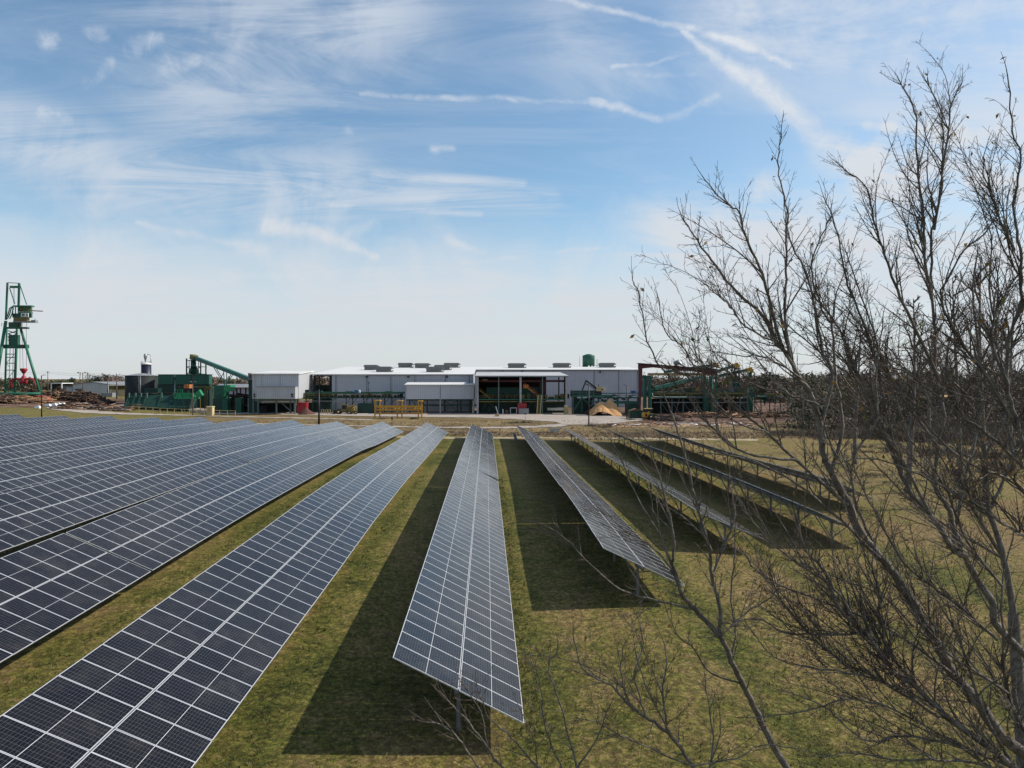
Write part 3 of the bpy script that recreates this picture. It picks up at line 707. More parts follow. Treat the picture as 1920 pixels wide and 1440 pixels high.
mb=MB(); z=WZ(660,752,Yc-.5); mb.path([Vector((xa,Yc-.5,z)),Vector((wx(700,Yc),Yc-.5,z))],[.13,.13],6); mb.build('pipe',M['steel'],root)
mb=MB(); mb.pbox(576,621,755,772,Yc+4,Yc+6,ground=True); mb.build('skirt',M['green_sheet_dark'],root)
p=on(691.5,Yc+1); root=TH('antenna_post','small forked black post standing on the green conveyor','post',691.5,Yc+1)
mb=MB(); zz=WZ(691,720,Yc+1); mb.tube((p.x,p.y,zC),(p.x,p.y,zz+.6),.09); mb.bar((p.x,p.y,zz-.2),(p.x-.35,p.y,zz+1),.08); mb.bar((p.x,p.y,zz-.2),(p.x+.4,p.y,zz+1),.08); z3=WZ(691,730.5,Yc+1); mb.bar((p.x-.7,p.y,z3),(p.x+.7,p.y,z3),.08); mb.build('pole',M['black'],root)
root['_o']=list(p)

# --- middle raised white building ----------------------------------------
Y0,Y1=236,244
root=TH('raised_shed','plain white box-like shed on thin legs in front of the hall, middle','building',820,Y0)
x0,x1=wx(760,Y0),wx(889.5,Y0); zt,zq=WZ(820,722.3,Y0),WZ(820,748.4,Y0)
mb=MB(); mb.box((x0,Y0,zq),(x1,Y1,zt)); mb.build('wall',M['white_sheet'],root)
mb=MB(); mb.prismx([(Y0-.4,zt+.02),(Y0-.4,zt+.25),(Y1+1,zt+.95),(Y1+1,zt+.7)],x0-.3,wx(875,Y0)); mb.prismx([(Y0-.4,zt+.02),(Y0-.4,zt+.2),(Y1+1,zt+.6),(Y1+1,zt+.4)],wx(875,Y0)+.01,x1+.3); mb.build('roof',M['roof_white'],root)
for px in (761,825.5,889): mb=MB(); mb.pbox(px-.5,px+.5,722.5,748.4,Y0-.12,Y0-.004); mb.build('trim',M['grey'],root)
for px,Y in ((761,Y0),(825.5,Y0),(889,Y0)):
    p=on(px,Y); mb=MB(); mb.box((p.x-.16,Y-.15,p.z-.2),(p.x+.16,Y+.15,zq)); mb.build('leg',M['steel'],root)
for px in (768,793,801,833,858,864,883):
    p=on(px,Y0+3); mb=MB(); mb.box((p.x-.2,Y0+3,p.z-.2),(p.x+.2,Y0+3.3,zq)); mb.build('leg',M['green_dark'],root)
zg=on(820,Y0+2).z
mb=MB()
for a,b in ((833,858),(770,792)):
    mb.bar((wx(a,Y0+3),Y0+2.9,zg+.5),(wx(b,Y0+3),Y0+2.9,zq-.3),.17); mb.bar((wx(a,Y0+3),Y0+2.7,zq-.3),(wx(b,Y0+3),Y0+2.7,zg+.5),.17)
mb.box((x0,Y0+1,zq-.5),(x1,Y0+1.5,zq-.03)); z=WZ(840,759.5,Y0+2); mb.box((wx(792,Y0+2),Y0+2,z-.35),(wx(893,Y0+2),Y0+2.5,z+.25)); mb.build('cross_brace',M['green_dark'],root)

# --- open shed -------------------------------------------------------------
Y0,Y1=231,258
root=TH('open_shed','wide open-fronted shed with pale roof, maroon crane beam and green machinery inside','shed',980,Y0)
x0,x1=wx(893.5,Y0),wx(1063.5,Y0); zt=WZ(980,705.5,Y0); zk=WZ(980,699,Y1); g=on(980,Y0).z-.2
mb=MB(); mb.prismx([(Y0-.8,zt-.1),(Y0-.8,zt+.22),(Y1,zk+.25),(Y1,zk)],x0-.4,x1+.4); mb.build('roof',M['roof_grey'],root)
mb=MB(); mb.box((x0-.4,Y0-.92,zt-.2),(x1+.4,Y0-.803,zt+.1)); mb.build('fascia',M['grey'],root)
for px in (895.5,935,976,1017,1062):
    x=wx(px,Y0); w=.32 if px in (895.5,976,1062) else .16
    mb=MB(); mb.box((x-w,Y0-.2,g),(x+w,Y0+.3,zt-.12)); mb.build('post',M['steel' if w>.2 else 'grey_green'],root)
mb=MB(); mb.box((x0,Y1-.2,g),(wx(1024,Y1),Y1+.1,zk-.05)); mb.box((x0,Y0+.4,g),(x0+.2,Y1-.3,zt-.2)); mb.box((x1-.2,Y1-.2,g),(x1+.2,Y1+.2,zk-.1)); mb.build('back_wall',M['dark'],root)  # shade inside the shed is put into the near-black wall colour
mb=MB(); mb.box((x1-.1,Y0+.35,g+4),(x1+.1,Y0+9,zt)); mb.build('end_wall',M['maroon'],root)
mb=MB(); z=WZ(980,714.5,Y0+6); mb.box((x0+.3,Y0+5.8,z-.35),(x1-.3,Y0+6.4,z+.35)); mb.build('crane_beam',M['maroon'],root)
mb=MB(); mb.pbox(904,914.5,711.5,713,Y0+4,Y0+4.6); mb.build('lamp_bar',M['tan'],root)
mb=MB(); mb.pbox(1012,1024,712,748,Y0+8,Y0+9); mb.build('inner_column',M['maroon'],root)
Ym=Y0+10
mb=MB(); mb.pbox(912,974,726.5,741,Ym,Ym+3); mb.pbox(979,1013,726.5,741,Ym,Ym+3); mb.build('green_cladding',M['green_sheet'],root)
mb=MB(); mb.pbox(896,1062,748,750.3,Y0+.6,Y0+8); mb.build('deck',M['green'],root)
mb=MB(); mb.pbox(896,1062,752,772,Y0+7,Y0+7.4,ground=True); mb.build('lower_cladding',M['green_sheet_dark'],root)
mb=MB(); z=WZ(980,753,Y0+.7); mb.box((wx(897,Y0),Y0+.5,z-.15),(x1,Y0+.7,z+.15)); zz=WZ(980,747.8,Y0+.6); railing(mb,wx(897,Y0),wx(1060,Y0),zz,Y0+.65,1.2,2.2,.08); mb.build('railing',M['olive'],root)
mb=MB(); rnd=random.Random(7); x=wx(898,Ym)
while x<wx(1058,Ym):
    w=rnd.uniform(.5,1.8); mb.box((x,Y0+3,zz),(x+w,Y0+5,zz+rnd.uniform(.5,2.1)),rnd.choice([0,0,1,2])); x+=w+rnd.uniform(.1,.9)
mb.build('saw_machine',[M['dark'],M['green_dark'],M['olive']],root)
for (a,b,c,d) in ((899,731,919,747),(982,722,1012,744)):
    mb=MB(); p=W(a,b,Y0+4); q=W(c,d,Y0+4); mb.bar(p,q,.5,.5); mb.bar(p+Vector((0,0,.8)),q+Vector((0,0,.9)),.08); 
    if a>950: mb.pbox(981,991,721,728,Y0+3.6,Y0+5)
    mb.build('chute',M['orange' if a>950 else 'olive'],root)
for (a,b,c,d) in ((905,768,914,752),(914,752,931,769),(991,764,998,752),(998,752,1006,764)):
    mb=MB(); mb.bar(W(a,b,Y0+3),W(c,d,Y0+3),.22); mb.build('brace',M['green'],root)
for a,b in ((1009,1006.5),(1015.5,1013)):
    mb=MB(); mb.bar(W(a,741,Y0-.5),on(b,Y0-1.5),.28); mb.build('stair_string',M['tan'],root)
mb=MB()
for k in range(12):
    t=k/12; a=W(1009,741,Y0-.5).lerp(on(1006.5,Y0-1.5),t); b=W(1015.5,741,Y0-.5).lerp(on(1013,Y0-1.5),t); mb.bar(a,b,.1,.25)
mb.build('stair_tread',M['olive'],root)
mb=MB(); mb.pbox(1026,1060,764.5,769.5,Y0+6,Y0+6.5); mb.build('pale_panel',M['white'],root)

# --- mill yard things -------------------------------------------------------
def container(name,label,cat,px0,px1,yt,Y,depth,m,extra=None,grp=None):
    root=TH(name,label,cat,(px0+px1)/2,Y,grp); a=on(px0,Y); b=on(px1,Y); zt=WZ(px0,yt,Y); g=min(a.z,b.z)-.05
    mb=MB(); mb.box((a.x,Y,g+.15),(b.x,Y+depth,zt)); mb.build('body',M[m],root)
    mb=MB(); n=max(3,int((b.x-a.x)/.9))
    for i in range(n+1):
        x=a.x+(b.x-a.x)*i/n; mb.box((x-.07,Y-.1,g+.1),(x+.07,Y-.002,zt+.05))
    mb.box((a.x-.08,Y-.14,zt-.02),(b.x+.08,Y+depth+.05,zt+.12)); mb.box((a.x-.08,Y-.12,g),(b.x+.08,Y-.003,g+.2)); mb.build('rib',M[m],root)
    return root,a,b,zt,g
r,a,b,zt,g=container('scrap_container','bright red steel container beneath the end of the green conveyor','container',557,574.5,755.5,236,3,'red')
mb=MB(); mb.box((a.x+.6,235.9,zt+.13),(a.x+.8,236.2,zt+1.4)); mb.bar((a.x+2.0,236,zt+.1),(a.x+1.4,236.2,zt+1.6),.1); mb.build('hopper_leg',M['steel'],r)
container('skip','dark green steel skip behind the yellow rack','skip',671,701,757,237,4,'green_dark')
r,a,b,zt,g=container('machine_cabin','dark red machine cabinet with a grey lower half before the open shed','machine',971,987,757,229,3,'red')
mb=MB(); mb.pbox(973,991.5,766,772.5,228.2,228.9,ground=True); mb.build('grey_base',M['grey'],r)
def heap(name,label,cat,px0,px1,yt,Y,m,seed,peaks,grp=None,depth=.8,n=46):
    a,b=on(px0,Y),on(px1,Y); w=b.x-a.x; zt=WZ((px0+px1)/2,yt,Y); g=min(a.z,b.z); h=zt-g; rnd=random.Random(seed)
    mb=MB(); d=w*depth; cx,cy=(a.x+b.x)/2,Y+d/2
    from mathutils import noise as nz
    def H(u,v):
        best=0
        for (pu,pv,ph,pr) in peaks:
            q=math.hypot((u-pu),(v-pv)*.9)/pr; best=max(best,ph*max(0,1-q)**.92)
        return best*h*1.42+ (nz.noise(Vector((u*9+seed,v*9,seed)))*.07+nz.noise(Vector((u*25+seed,v*25,seed)))*.035)*h*(1 if best>.02 else 0)
    vs=[];fs=[]
    for i in range(n+1):
        for j in range(n+1):
            u,v=i/n,j/n; x=a.x+w*u; y=Y+d*v; vs.append((x,y,gz(x,y)-.12+max(0,H(u,v))))
    fs=[(i*(n+1)+j,(i+1)*(n+1)+j,(i+1)*(n+1)+j+1,i*(n+1)+j+1) for i in range(n) for j in range(n)]
    mb.add(vs,fs,0,True); o=mb.build(name,M[m],origin=(cx,cy,g)); return tag(o,label,cat,grp)
heap('sawdust_heap','large pale orange sawdust heap with two peaks beside the road','sawdust heap',1106,1168,757,218,'sawdust',3,[(.38,.4,.86,.5),(.68,.55,1.0,.5)],depth=.9)
heap('bark_heap','low dark brown bark heap left of the pale sawdust heap','bark heap',1087,1130,766,226,'barkdust',5,[(.6,.5,1,.52)])
heap('clay_heap','low reddish heap in front of the red container','heap',558,592,767.5,229,'reddirt',6,[(.4,.5,1,.5),(.62,.5,.6,.4)],depth=.5)
heap('mulch_heap','brown mulch heap right of the yellow loader','heap',1232,1290,778,203,'barkdust',8,[(.3,.5,.8,.35),(.6,.5,1,.4)],depth=.6)
# yellow steel rack
Y0=209; root=TH('steel_rack','wide yellow steel rack of two bays standing beside the road','steel rack',746,Y0)
fr=[(703,712,752),(745,753.5,752.5),(784.5,791,753)]
for a,b,t in fr:
    for px in (a,b):
        for dY in (0,2.6):
            p=on(px,Y0+dY); mb=MB(); mb.box((p.x-.17,p.y-.17,p.z-.1),(p.x+.17,p.y+.17,WZ(px,t,Y0+dY))); mb.build('post',M['yellow'],root)
    mb=MB(); z=WZ(a,t,Y0); mb.box((wx(a,Y0)-.17,Y0-.17,z),(wx(b,Y0)+.17,Y0+2.8,z+.25)); mb.build('cap',M['yellow'],root)
for yt,yb in ((761,764.3),(767.3,769.8),(775,776.6)):
    for dY in (-.3,2.9):
        mb=MB(); mb.box((wx(703,Y0),Y0+dY-.1,WZ(740,yb,Y0)),(wx(791,Y0),Y0+dY+.1,WZ(740,yt,Y0))); mb.build('beam',M['yellow'],root)
mb=MB(); rnd=random.Random(2)
for k in range(16):
    x=wx(713,Y0)+k*.82; z=WZ(740,767,Y0); s=rnd.choice([-1,1]); mb.bar((x,Y0+.1,z),(x+.6*s,Y0+1.9,z+.6),.13)
mb.build('cross_brace',M['yellow'],root)
# small yellow rack frames
for k,(a,b) in enumerate(((602.5,607),(610.5,614),(615,619))):
    root=TH('parts_stand','small cream metal stand, %s of three by the red heap'%['leftmost','middle','rightmost'][k],'stand',a,232,'small cream stands'); mb=MB(); p=on(a,232); q=on(b,232); z=WZ(a,768,232)
    for x in (p.x,q.x): mb.box((x-.1,231.9,p.z-.1),(x+.1,232.1,z))
    mb.bar((p.x,232,z),(q.x,232,z),.14); mb.build('frame',M['tan'],root)
# bin at shed corner, yellow box, grey frame, clutter
root=TH('dust_bin_unit','tan metal hopper with a square top at the right corner of the open shed','hopper',1062,229); mb=MB(); mb.pbox(1058.5,1066,763,773,228.5,231,ground=True); mb.build('bin',M['tan'],root)
mb=MB(); mb.pbox(1059,1065.5,759.5,763,228.4,231); mb.build('top',M['cream'],root)
root=TH('yellow_crate','small yellow crate lying alone on the gravel road','crate',933,216); p=on(929,216); q=on(936,216); mb=MB(); mb.box((p.x+.3,216,p.z),(q.x,217,WZ(930,776,216))); mb.box((p.x-.1,216,p.z),(p.x+.29,216.9,WZ(930,777.3,216))); mb.build('box',M['tan'],root)
root=TH('tank_frame','open grey square frame left of the dark red cabinet','frame',962,229); mb=MB()
for px in (957,968.5):
    p=on(px,229); mb.box((p.x-.12,228.9,p.z-.1),(p.x+.12,229.1,WZ(px,764.5,229)))
z=WZ(960,764.8,229); mb.bar((wx(957,229),229,z),(wx(968.5,229),229,z),.24); z=on(960,229).z+.2; mb.bar((wx(957,229),229,z),(wx(968.5,229),229,z),.24); mb.build('frame',M['steel'],root)
for k,(px,yt,w,m,nm,lab) in enumerate(((917,763,3,'dark','fan','small black fan unit under the shed braces'),(932,762,.7,'white','pole_marker','thin white leaning post by the yellow crate'),(943,767,2,'white','pallet_stack','small white stacked pallets before the shed'),(950,768.5,5,'log_tan','pallet_stack','brown pallet stack beside the grey frame'))):
    r=TH(nm,lab,nm.replace('_',' '),px,229.5); p=on(px,229.5); mb=MB(); h=WZ(px,yt,229.5)-p.z; ww=w*229.5/F
    if w<1: mb.bar((p.x+.4,p.y,p.z),(p.x-.4,p.y,p.z+h),.25)
    else:
        n=4
        for j in range(n): mb.box((p.x-ww*(.5-.04*(j%2)),p.y,p.z+h*j/n),(p.x+ww*(.5-.05*(j%2)),p.y+1.1,p.z+h*(j+.8)/n))
    mb.build('body',M[m],r)
root=TH('pipe_frame','cream coloured upright pipe frame at the right leg of the raised shed','pipe frame',887,236); mb=MB(); p=on(887,235); mb.box((p.x-.25,234.8,p.z),(p.x+.2,235.2,WZ(887,762,235))); mb.box((p.x-.1,234.8,WZ(887,762,235)),(p.x+.3,235.2,WZ(887,751,235))); mb.build('frame',M['cream'],root)
# tan cabinet by ramp
root=TH('electric_cabinet','tan upright cabinet at the foot of the railed ramp','cabinet',392,222); mb=MB(); p=on(387,222); q=on(397.5,222); mb.box((p.x,222,p.z),(q.x,224,WZ(392,764,222))); mb.build('body',M['tan'],root)
mb=MB(); mb.box((p.x-.1,221.9,WZ(392,764,222)),(q.x+.1,224.1,WZ(392,762,222))); mb.build('lid',M['cream'],root); mb=MB(); mb.box((q.x+.003,222.3,p.z+.4),(q.x+.04,223.7,WZ(392,765,222))); mb.build('door',M['cream'],root)

# --- light poles ------------------------------------------------------------
def lamp_post(label,px,ytop,Y,arm,m='black',w=.13,two=False):
    root=TH('lamp_post',label,'lamp post',px,Y,'lamp posts along the mill road'); p=on(px,Y); zt=WZ(px,ytop,Y)
    mb=MB(); mb.tube((p.x,p.y,p.z-.2),(p.x,p.y,zt),w*1.25,w*.8,10); mb.build('pole',M[m],root)
    mb=MB(); s=arm*Y/F; mb.bar((p.x,p.y,zt-.05),(p.x+s*.5,p.y,zt+.12),.09); mb.build('arm',M[m],root)
    mb=MB(); mb.prism([(p.x+s*.4,zt+.05),(p.x+s*.45,zt+.22),(p.x+s,zt+.18),(p.x+s,zt+.06)],p.y-.22,p.y+.22); mb.build('lamp_head',M['grey' if m!='black' else 'black'],root)
    if two:
        mb=MB(); mb.prism([(p.x-s*.4,zt+.05),(p.x-s*.45,zt+.22),(p.x-s,zt+.18),(p.x-s,zt+.06)],p.y-.22,p.y+.22); mb.build('lamp_head',M['steel'],root)
lamp_post('thick black lamp post rising behind the solar rows near the red container',598,731,172,0.5,w=.2)
lamp_post('black lamp post with short arm beside the log crane',78,704,205,7.5,w=.14)
lamp_post('grey lamp post with twin heads in front of the green kilns',361.5,716.5,224,5.5,'wood_pole',.13,True)
lamp_post('black lamp post left of the sawdust heap',1104,722.5,175,-6.5,w=.14)
lamp_post('black lamp post right of the sawdust heap',1175.5,723,202,-7,w=.17)
root=TH('marker_post','short pale post with black top at the tip of a solar row','post',735,165); p=on(735,165); mb=MB(); mb.tube((p.x,p.y,p.z),(p.x,p.y,p.z+2.1),.07); mb.build('post',M['log_tan'],root); mb=MB(); mb.box((p.x-.15,p.y-.1,p.z+2.1),(p.x+.15,p.y+.1,p.z+2.9)); mb.build('cap',M['black'],root)
root=TH('road_barrier','low grey concrete barrier at the edge of the gravel road','barrier',1040,154); a=on(1031.5,154); b=on(1047.5,154); mb=MB(); mb.prismx([(153.7,a.z),(153.85,a.z+.8),(154.15,a.z+.8),(154.3,a.z)],a.x,b.x); mb.build('barrier_block',M['concrete'],root); mb=MB(); mb.tube((b.x+.1,154,b.z),(b.x+.3,154,b.z+1.5),.04); mb.build('marker_rod',M['steel'],root)
for k,(px,y0) in enumerate(((987,783),)):
    p=hit(px-2,y0+6); root=thing('road_sign','small sign on a thin post at the edge of the road island','road sign',p); mb=MB(); mb.tube(p,p+Vector((0,0,2.0)),.05); mb.build('post',M['steel'],root); mb=MB(); mb.box(p+Vector((-.3,-.05,1.7)),p+Vector((.3,0,2.2))); mb.build('plate',M['wood_pole'],root)

M['crane_green']=mat('crane_green_paint',(.02,.15,.09),.5,var=.3,scale=.4,dirt=(.07,.07,.05),dirt_amt=.5)
# --- log crane ----------------------------------------------------------------
Yk=300; root=TH('log_crane','tall green portal log crane with a red grapple at the left edge','log crane',30,Yk)
V=lambda x,y,d=0: W(x,y,Yk+d)
mb=MB()
for (a,b,c,d,w) in ((14,530,11,600,1.9),(36,531,35,574,2.2)): mb.bar(V(a,b),V(c,d),w*Yk/F*1.35)
mb.bar(V(19,538,.3),V(36,538,.3),.7,.9); mb.bar(V(14,530,.5),V(36,531,.5),.25)
mb.build('mast',M['crane_green'],root)
mb=MB()
for a,b,c,d in ((18,540,28,570),(37,533,50,571)): mb.bar(V(a,b),V(c,d),.26)
for a,b in ((25,538),(27,538)): mb.bar(V(a,b,1),V(a+.5,572,1),.06)
for k in range(10): mb.bar(V(24,541+k*3,1),V(28,541+k*3,1),.06)
mb.build('stay_cable',M['crane_green'],root)
mb=MB(); mb.pbox(24,59,572.5,575,Yk-1,Yk+1)
for px in (24,29,35,40,46,52,58): mb.bar(V(px,574,-1),V(px,588,-1),.28)
for px in (17,20,24): mb.path([V(24,574,-1),V(px+1,578,-1),V(px-2,590,-1),V(px-6,598,-1)],[.22]*4,6)
mb.pbox(33,56,585,587,Yk-1.1,Yk+1); mb.build('cab_cage',M['crane_green'],root)
mb=MB(); mb.pbox(33,56,576,584,Yk-.6,Yk+1); mb.build('winch_house',M['olive'],root)
mb=MB(); mb.pbox(39,53,587,594.5,Yk-1.6,Yk-1.3); sg=mb.build('sign_panel',M['white'],root)
mb=MB(); 
for x0_,x1_ in ((41,41.8),(42.8,43.6),(44.6,45.4),(49.5,50.4),(51.2,51.6)): mb.pbox(x0_,x1_,589,593.5,Yk-1.7,Yk-1.61)
mb.pbox(41,45.4,588.4,589.2,Yk-1.71,Yk-1.61); mb.build('lettering',M['green'],root,sub=sg)
mb=MB(); mb.pbox(25,50,595.5,602,Yk-.9,Yk+1); mb.build('machine_deck',M['olive'],root)
mb=MB(); mb.pbox(27,37,587.5,613,Yk-.3,Yk+.9); mb.pbox(23,58,588,595.4,Yk-.2,Yk+.8); mb.build('machine_house',M['green'],root)
mb=MB(); mb.pbox(24,66,602,604.5,Yk-1,Yk+1); mb.pbox(58,66,600,603,Yk-.8,Yk+.8); mb.bar(V(66,597,-2),V(66,603,-2),.15); mb.build('platform',M['grey'],root)
mb=MB(); mb.bar(V(58,582.5,0),V(80,583.5,0),.35); mb.build('boom',M['maroon'],root)
mb=MB(); mb.pbox(9,48,613,616,Yk-1,Yk+1.5); mb.pbox(16,33,604,613,Yk-.6,Yk+1); mb.build('slewing_ring',M['green'],root)
mb=MB(); railing(mb,V(9,613).x,V(48,613).x,V(9,613).z,Yk-2,1.4,2,.09); mb.build('railing',M['maroon'],root)
for (a,b,c,d,w,dp,dq) in ((11,602,-12,743,4.2,0,-6),(39,617,77,743,3.4,0,-6),(13,616,9,745,2.6,4,9),(32,616,27,745,3.4,4,9)):
    mb=MB(); mb.tube(V(a,b,dp),V(c,d,dq),w*Yk/F/2*1.25,w*Yk/F/2*1.4,10); mb.build('leg',M['crane_green'],root)
mb=MB(); mb.pbox(0,49,646,653,Yk-1,Yk+1); mb.build('cross_beam',M['green'],root)
mb=MB(); mb.pbox(16,33,628,646,Yk-.5,Yk+1); mb.build('winch_cabin',M['green'],root)
mb=MB()
for y in (620,626,632): mb.bar(V(15,y,3),V(33,y+6,3),.32); mb.bar(V(33,y,3),V(15,y+6,3),.32)
for y in (664,670,681,694,710,722): mb.bar(V(11.5,y,5),V(30,y,5),.32)
mb.bar(V(12,680,5),V(26,666,5),.15); mb.bar(V(12,682,5),V(18,688,5),.15); mb.bar(V(19,653,5),V(16,745,6),.15); mb.bar(V(25,653,5),V(23,745,6),.15); mb.bar(V(13,712,5),V(27,694,5),.15)
mb.build('ladder_frame',M['green'],root)
mb=MB(); mb.tube(V(-14,738.5,-6),V(76,738.5,-6),.62,.62,12); mb.build('base_beam',M['crane_green'],root)
mb=MB(); mb.bar(V(8,728,-1),V(15,738,-6),.25); mb.bar(V(28,728,-1),V(37,738,-6),.25)
for k in range(4): mb.bar(V(9+k*1.6,729+k*2.5,-2-k),V(29+k*1.6,729+k*2.5,-2-k),.22)
mb.build('stair',M['crane_green'],root)
mb=MB()
for px in (-8,60,77): p=V(px,742,-6); mb.bar(p,(p.x,p.y,gz(p.x,p.y)-.2),.7)
mb.build('bogie',M['green'],root)
mb=MB()
for px,pt in ((37.5,600),(41,616),(49.5,604)): mb.bar(V(px,pt,-2),V(px+(0 if px!=41 else 2.5),692,-2),.09)
mb.build('hoist_rope',M['maroon'],root)
gr=MB(); c=V(44.5,691,-2)
gr.lathe((c.x,c.y,c.z-2.2),[(.25,0),(.5,.2),(1.35,1.6),(1.35,2.1),(.9,2.3)],12); gr.lathe((c.x,c.y,c.z-6.2),[(1.5,0),(1.45,1.2),(1.1,2.3),(.3,3.6),(.25,4.1)],12)
g_=gr.build('grapple',M['red'],root)
for s in (-1,1):
    for dy in (-.7,.7):
        mb=MB(); mb.path([Vector((c.x+s*a,c.y+dy,c.z-b)) for a,b in ((1,4.4),(2.4,4.1),(3.8,4.3),(4.8,5.4),(5.1,7.0),(4.9,8.4))],[.38,.36,.34,.3,.24,.12],8); mb.build('grapple_tine',M['red'],root,sub=g_)
root=TH('tracked_skidder','small faded red machine with a tilted blade behind the black lamp post','machine',78,262)
p=on(69,262); mb=MB(); mb.prism([(p.x-1.2,p.z+.5),(p.x-1.1,p.z+1.5),(p.x-.2,p.z+2.1),(p.x+1.2,p.z+2),(p.x+1.6,p.z+.5)],261,264); mb.build('body',M['red_light'],root)
p2=on(83,262); mb=MB(); mb.prism([(p2.x-1.2,p2.z+.3),(p2.x-1.1,p2.z+2.1),(p2.x+.2,p2.z+2.0),(p2.x+2.1,p2.z+.3)],261,264); mb.build('hood',M['red_light'],root)
for q in (p.x-.6,p.x+1,p2.x-.4,p2.x+1.2):
    mb=MB(); mb.path([Vector((q,260.5,p.z+.5)),Vector((q,260.95,p.z+.5))],[.5,.5],14); mb.build('wheel',M['tyre'],root)

# --- left side buildings ------------------------------------------------------
def gable(name,label,px0,px1,ye,pxr,yr,Y,depth,m,roofm='grey'):
    root=TH(name,label,'warehouse',(px0+px1)/2,Y); a,b=on(px0,Y),on(px1,Y); g=min(a.z,b.z)-.3; ze,zr=WZ(px0,ye,Y),WZ(pxr,yr,Y); xr_=wx(pxr,Y)
    mb=MB(); mb.prism([(a.x,g),(a.x,ze),(xr_,zr),(b.x,ze),(b.x,g)],Y,Y+depth); mb.build('wall',M[m],root)
    mb=MB(); mb.prism([(a.x-.4,ze+.02),(a.x-.4,ze+.22),(xr_,zr+.3),(b.x+.4,ze+.22),(b.x+.4,ze+.02),(xr_,zr+.05)],Y-.4,Y+depth+.4); mb.build('roof',M[roofm],root); return root
gable('warehouse','pale grey gabled warehouse on the far left beyond the brown log pile',137,203,721,173,716.8,345,40,'white_sheet')
root=TH('cream_building','cream building under a dark canopy with a white edge, left of the dark tank','building',221,330)
mb=MB(); mb.pbox(206.5,240,730.5,745,330,342,ground=True); mb.build('wall',M['cream'],root)
mb=MB(); mb.pbox(204.5,242,721.8,722.8,326,344); mb.build('canopy_edge',M['white'],root)
mb=MB(); mb.pbox(206,241,723,730.4,331,343); mb.build('canopy_wall',M['olive'],root)
for px in (205,220): 
    p=on(px,327); mb=MB(); mb.box((p.x-.2,326.8,p.z-.1),(p.x+.2,327.2,WZ(px,722.8,327))); mb.build('post',M['grey_green'],root)
root=TH('trailer','long low grey trailer body before the cream building','trailer',200,318); mb=MB(); mb.pbox(189.5,210.5,736.5,745,318,321); mb.build('body',M['grey'],root); p=on(200,318); mb=MB(); mb.box((p.x-2,318.3,p.z-.1),(p.x+2,320.7,WZ(200,745,318))); mb.build('chassis',M['black'],root)
root=TH('open_frame_shed','dark open shed with white frame behind the log pile','shed',105,350)
mb=MB(); mb.pbox(97,114.5,719.7,730,351,358,ground=True); mb.build('interior_shade',M['dark'],root)  # solid near-black block stands in for the shade inside
mb=MB(); mb.pbox(95,116,718,719.4,349.5,359); mb.pbox(95,96.6,719.4,730,349.6,350,ground=True); mb.pbox(114.4,116,719.4,730,349.6,350,ground=True); mb.build('frame',M['white'],root)
root=TH('site_hut','small pale hut at the left end of the grey warehouse','hut',131,348); mb=MB(); mb.pbox(124.5,136,726,735,348,354,ground=True); mb.build('wall',M['white_sheet'],root); mb=MB(); mb.pbox(124,136.6,725.4,725.95,347.6,354.5); mb.build('roof',M['grey'],root)
# utility poles and wires
UP=[(90,695.5,395),(151,697.5,380),(155.5,698,340),(164.5,697.5,410),(193,699,380),(219,700.5,300),(202,712,335)]
UL=['bare wooden utility pole right of the log crane leg','leaning utility pole left of the twin lamp pole','utility pole with two lamps in front of the grey warehouse','thin utility pole right of the twin lamp pole','utility pole rising from the dark tree crown','thick utility pole in front of the cream building','short utility pole at the warehouse corner']
tops=[]
for (px,yt,Y),lab in zip(UP,UL):
    root=TH('utility_pole',lab,'utility pole',px,Y,'utility poles on the far left'); p=on(px,Y); zt=WZ(px,yt,Y); lean=-.8 if px==151 else 0
    mb=MB(); mb.tube((p.x+lean,p.y,p.z-.2),(p.x,p.y,zt),.26,.16,8); mb.build('pole',M['wood_pole'],root); tops.append(Vector((p.x,p.y,zt-.3)))
    if px in (90,193,164.5): mb=MB(); mb.bar((p.x-1,p.y,zt-.8),(p.x+1,p.y,zt-.8),.14); mb.build('crossarm',M['wood_pole'],root)
    if px==155.5:
        for s in (-2.4,.8): mb=MB(); mb.box((p.x+s,p.y-.3,zt-.3),(p.x+s+.6,p.y+.3,zt+.1)); mb.build('lamp',M['black'],root)
        mb=MB(); mb.bar((p.x-2.2,p.y,zt-.5),(p.x+1,p.y,zt-.5),.1); mb.build('arm',M['black'],root)
mb=MB()
for dz in (0,-.9):
    pts=[W(-80,697,380)]+[tops[0],tops[4],tops[5]]+[W(330,712,300)]
    for a,b in zip(pts,pts[1:]):
        P_=[a.lerp(b,t/8)+Vector((0,0,dz-.8*math.sin(math.pi*t/8))) for t in range(9)]; mb.path(P_,[.035]*9,3)
tag(mb.build('power_line',M['black'],origin=(-180,380,10)),'two sagging power lines strung between the far poles','power line')

# --- dark tank, blue silo, cyclone -------------------------------------------
Yt=262; root=TH('storage_tank','wide dark green round tank with a shallow cone roof','tank',266,Yt)
c=on(266,Yt+10); r_=28.5*Yt/F*1.0; zt=WZ(266,704.5,Yt); za=WZ(266,699.8,Yt+8)
mb=MB(); mb.lathe((c.x,c.y,0),[(r_,c.z-.3),(r_,zt)],40); mb.build('shell',M['tank_dark'],root)
mb=MB(); mb.lathe((c.x,c.y,0),[(r_+.1,zt+.01),(r_+.1,zt+.12),(.8,za)],40,0,False); mb.build('roof',M['grey'],root)
mb=MB(); x=wx(263,c.y-r_); 
for dx in (-.3,.3): mb.tube((x+dx,c.y-r_-.4,c.z),(x+dx,c.y-r_-.4,zt+.4),.07)
for k in range(24): mb.bar((x-.3,c.y-r_-.4,c.z+1+k*.4),(x+.3,c.y-r_-.4,c.z+1+k*.4),.06)
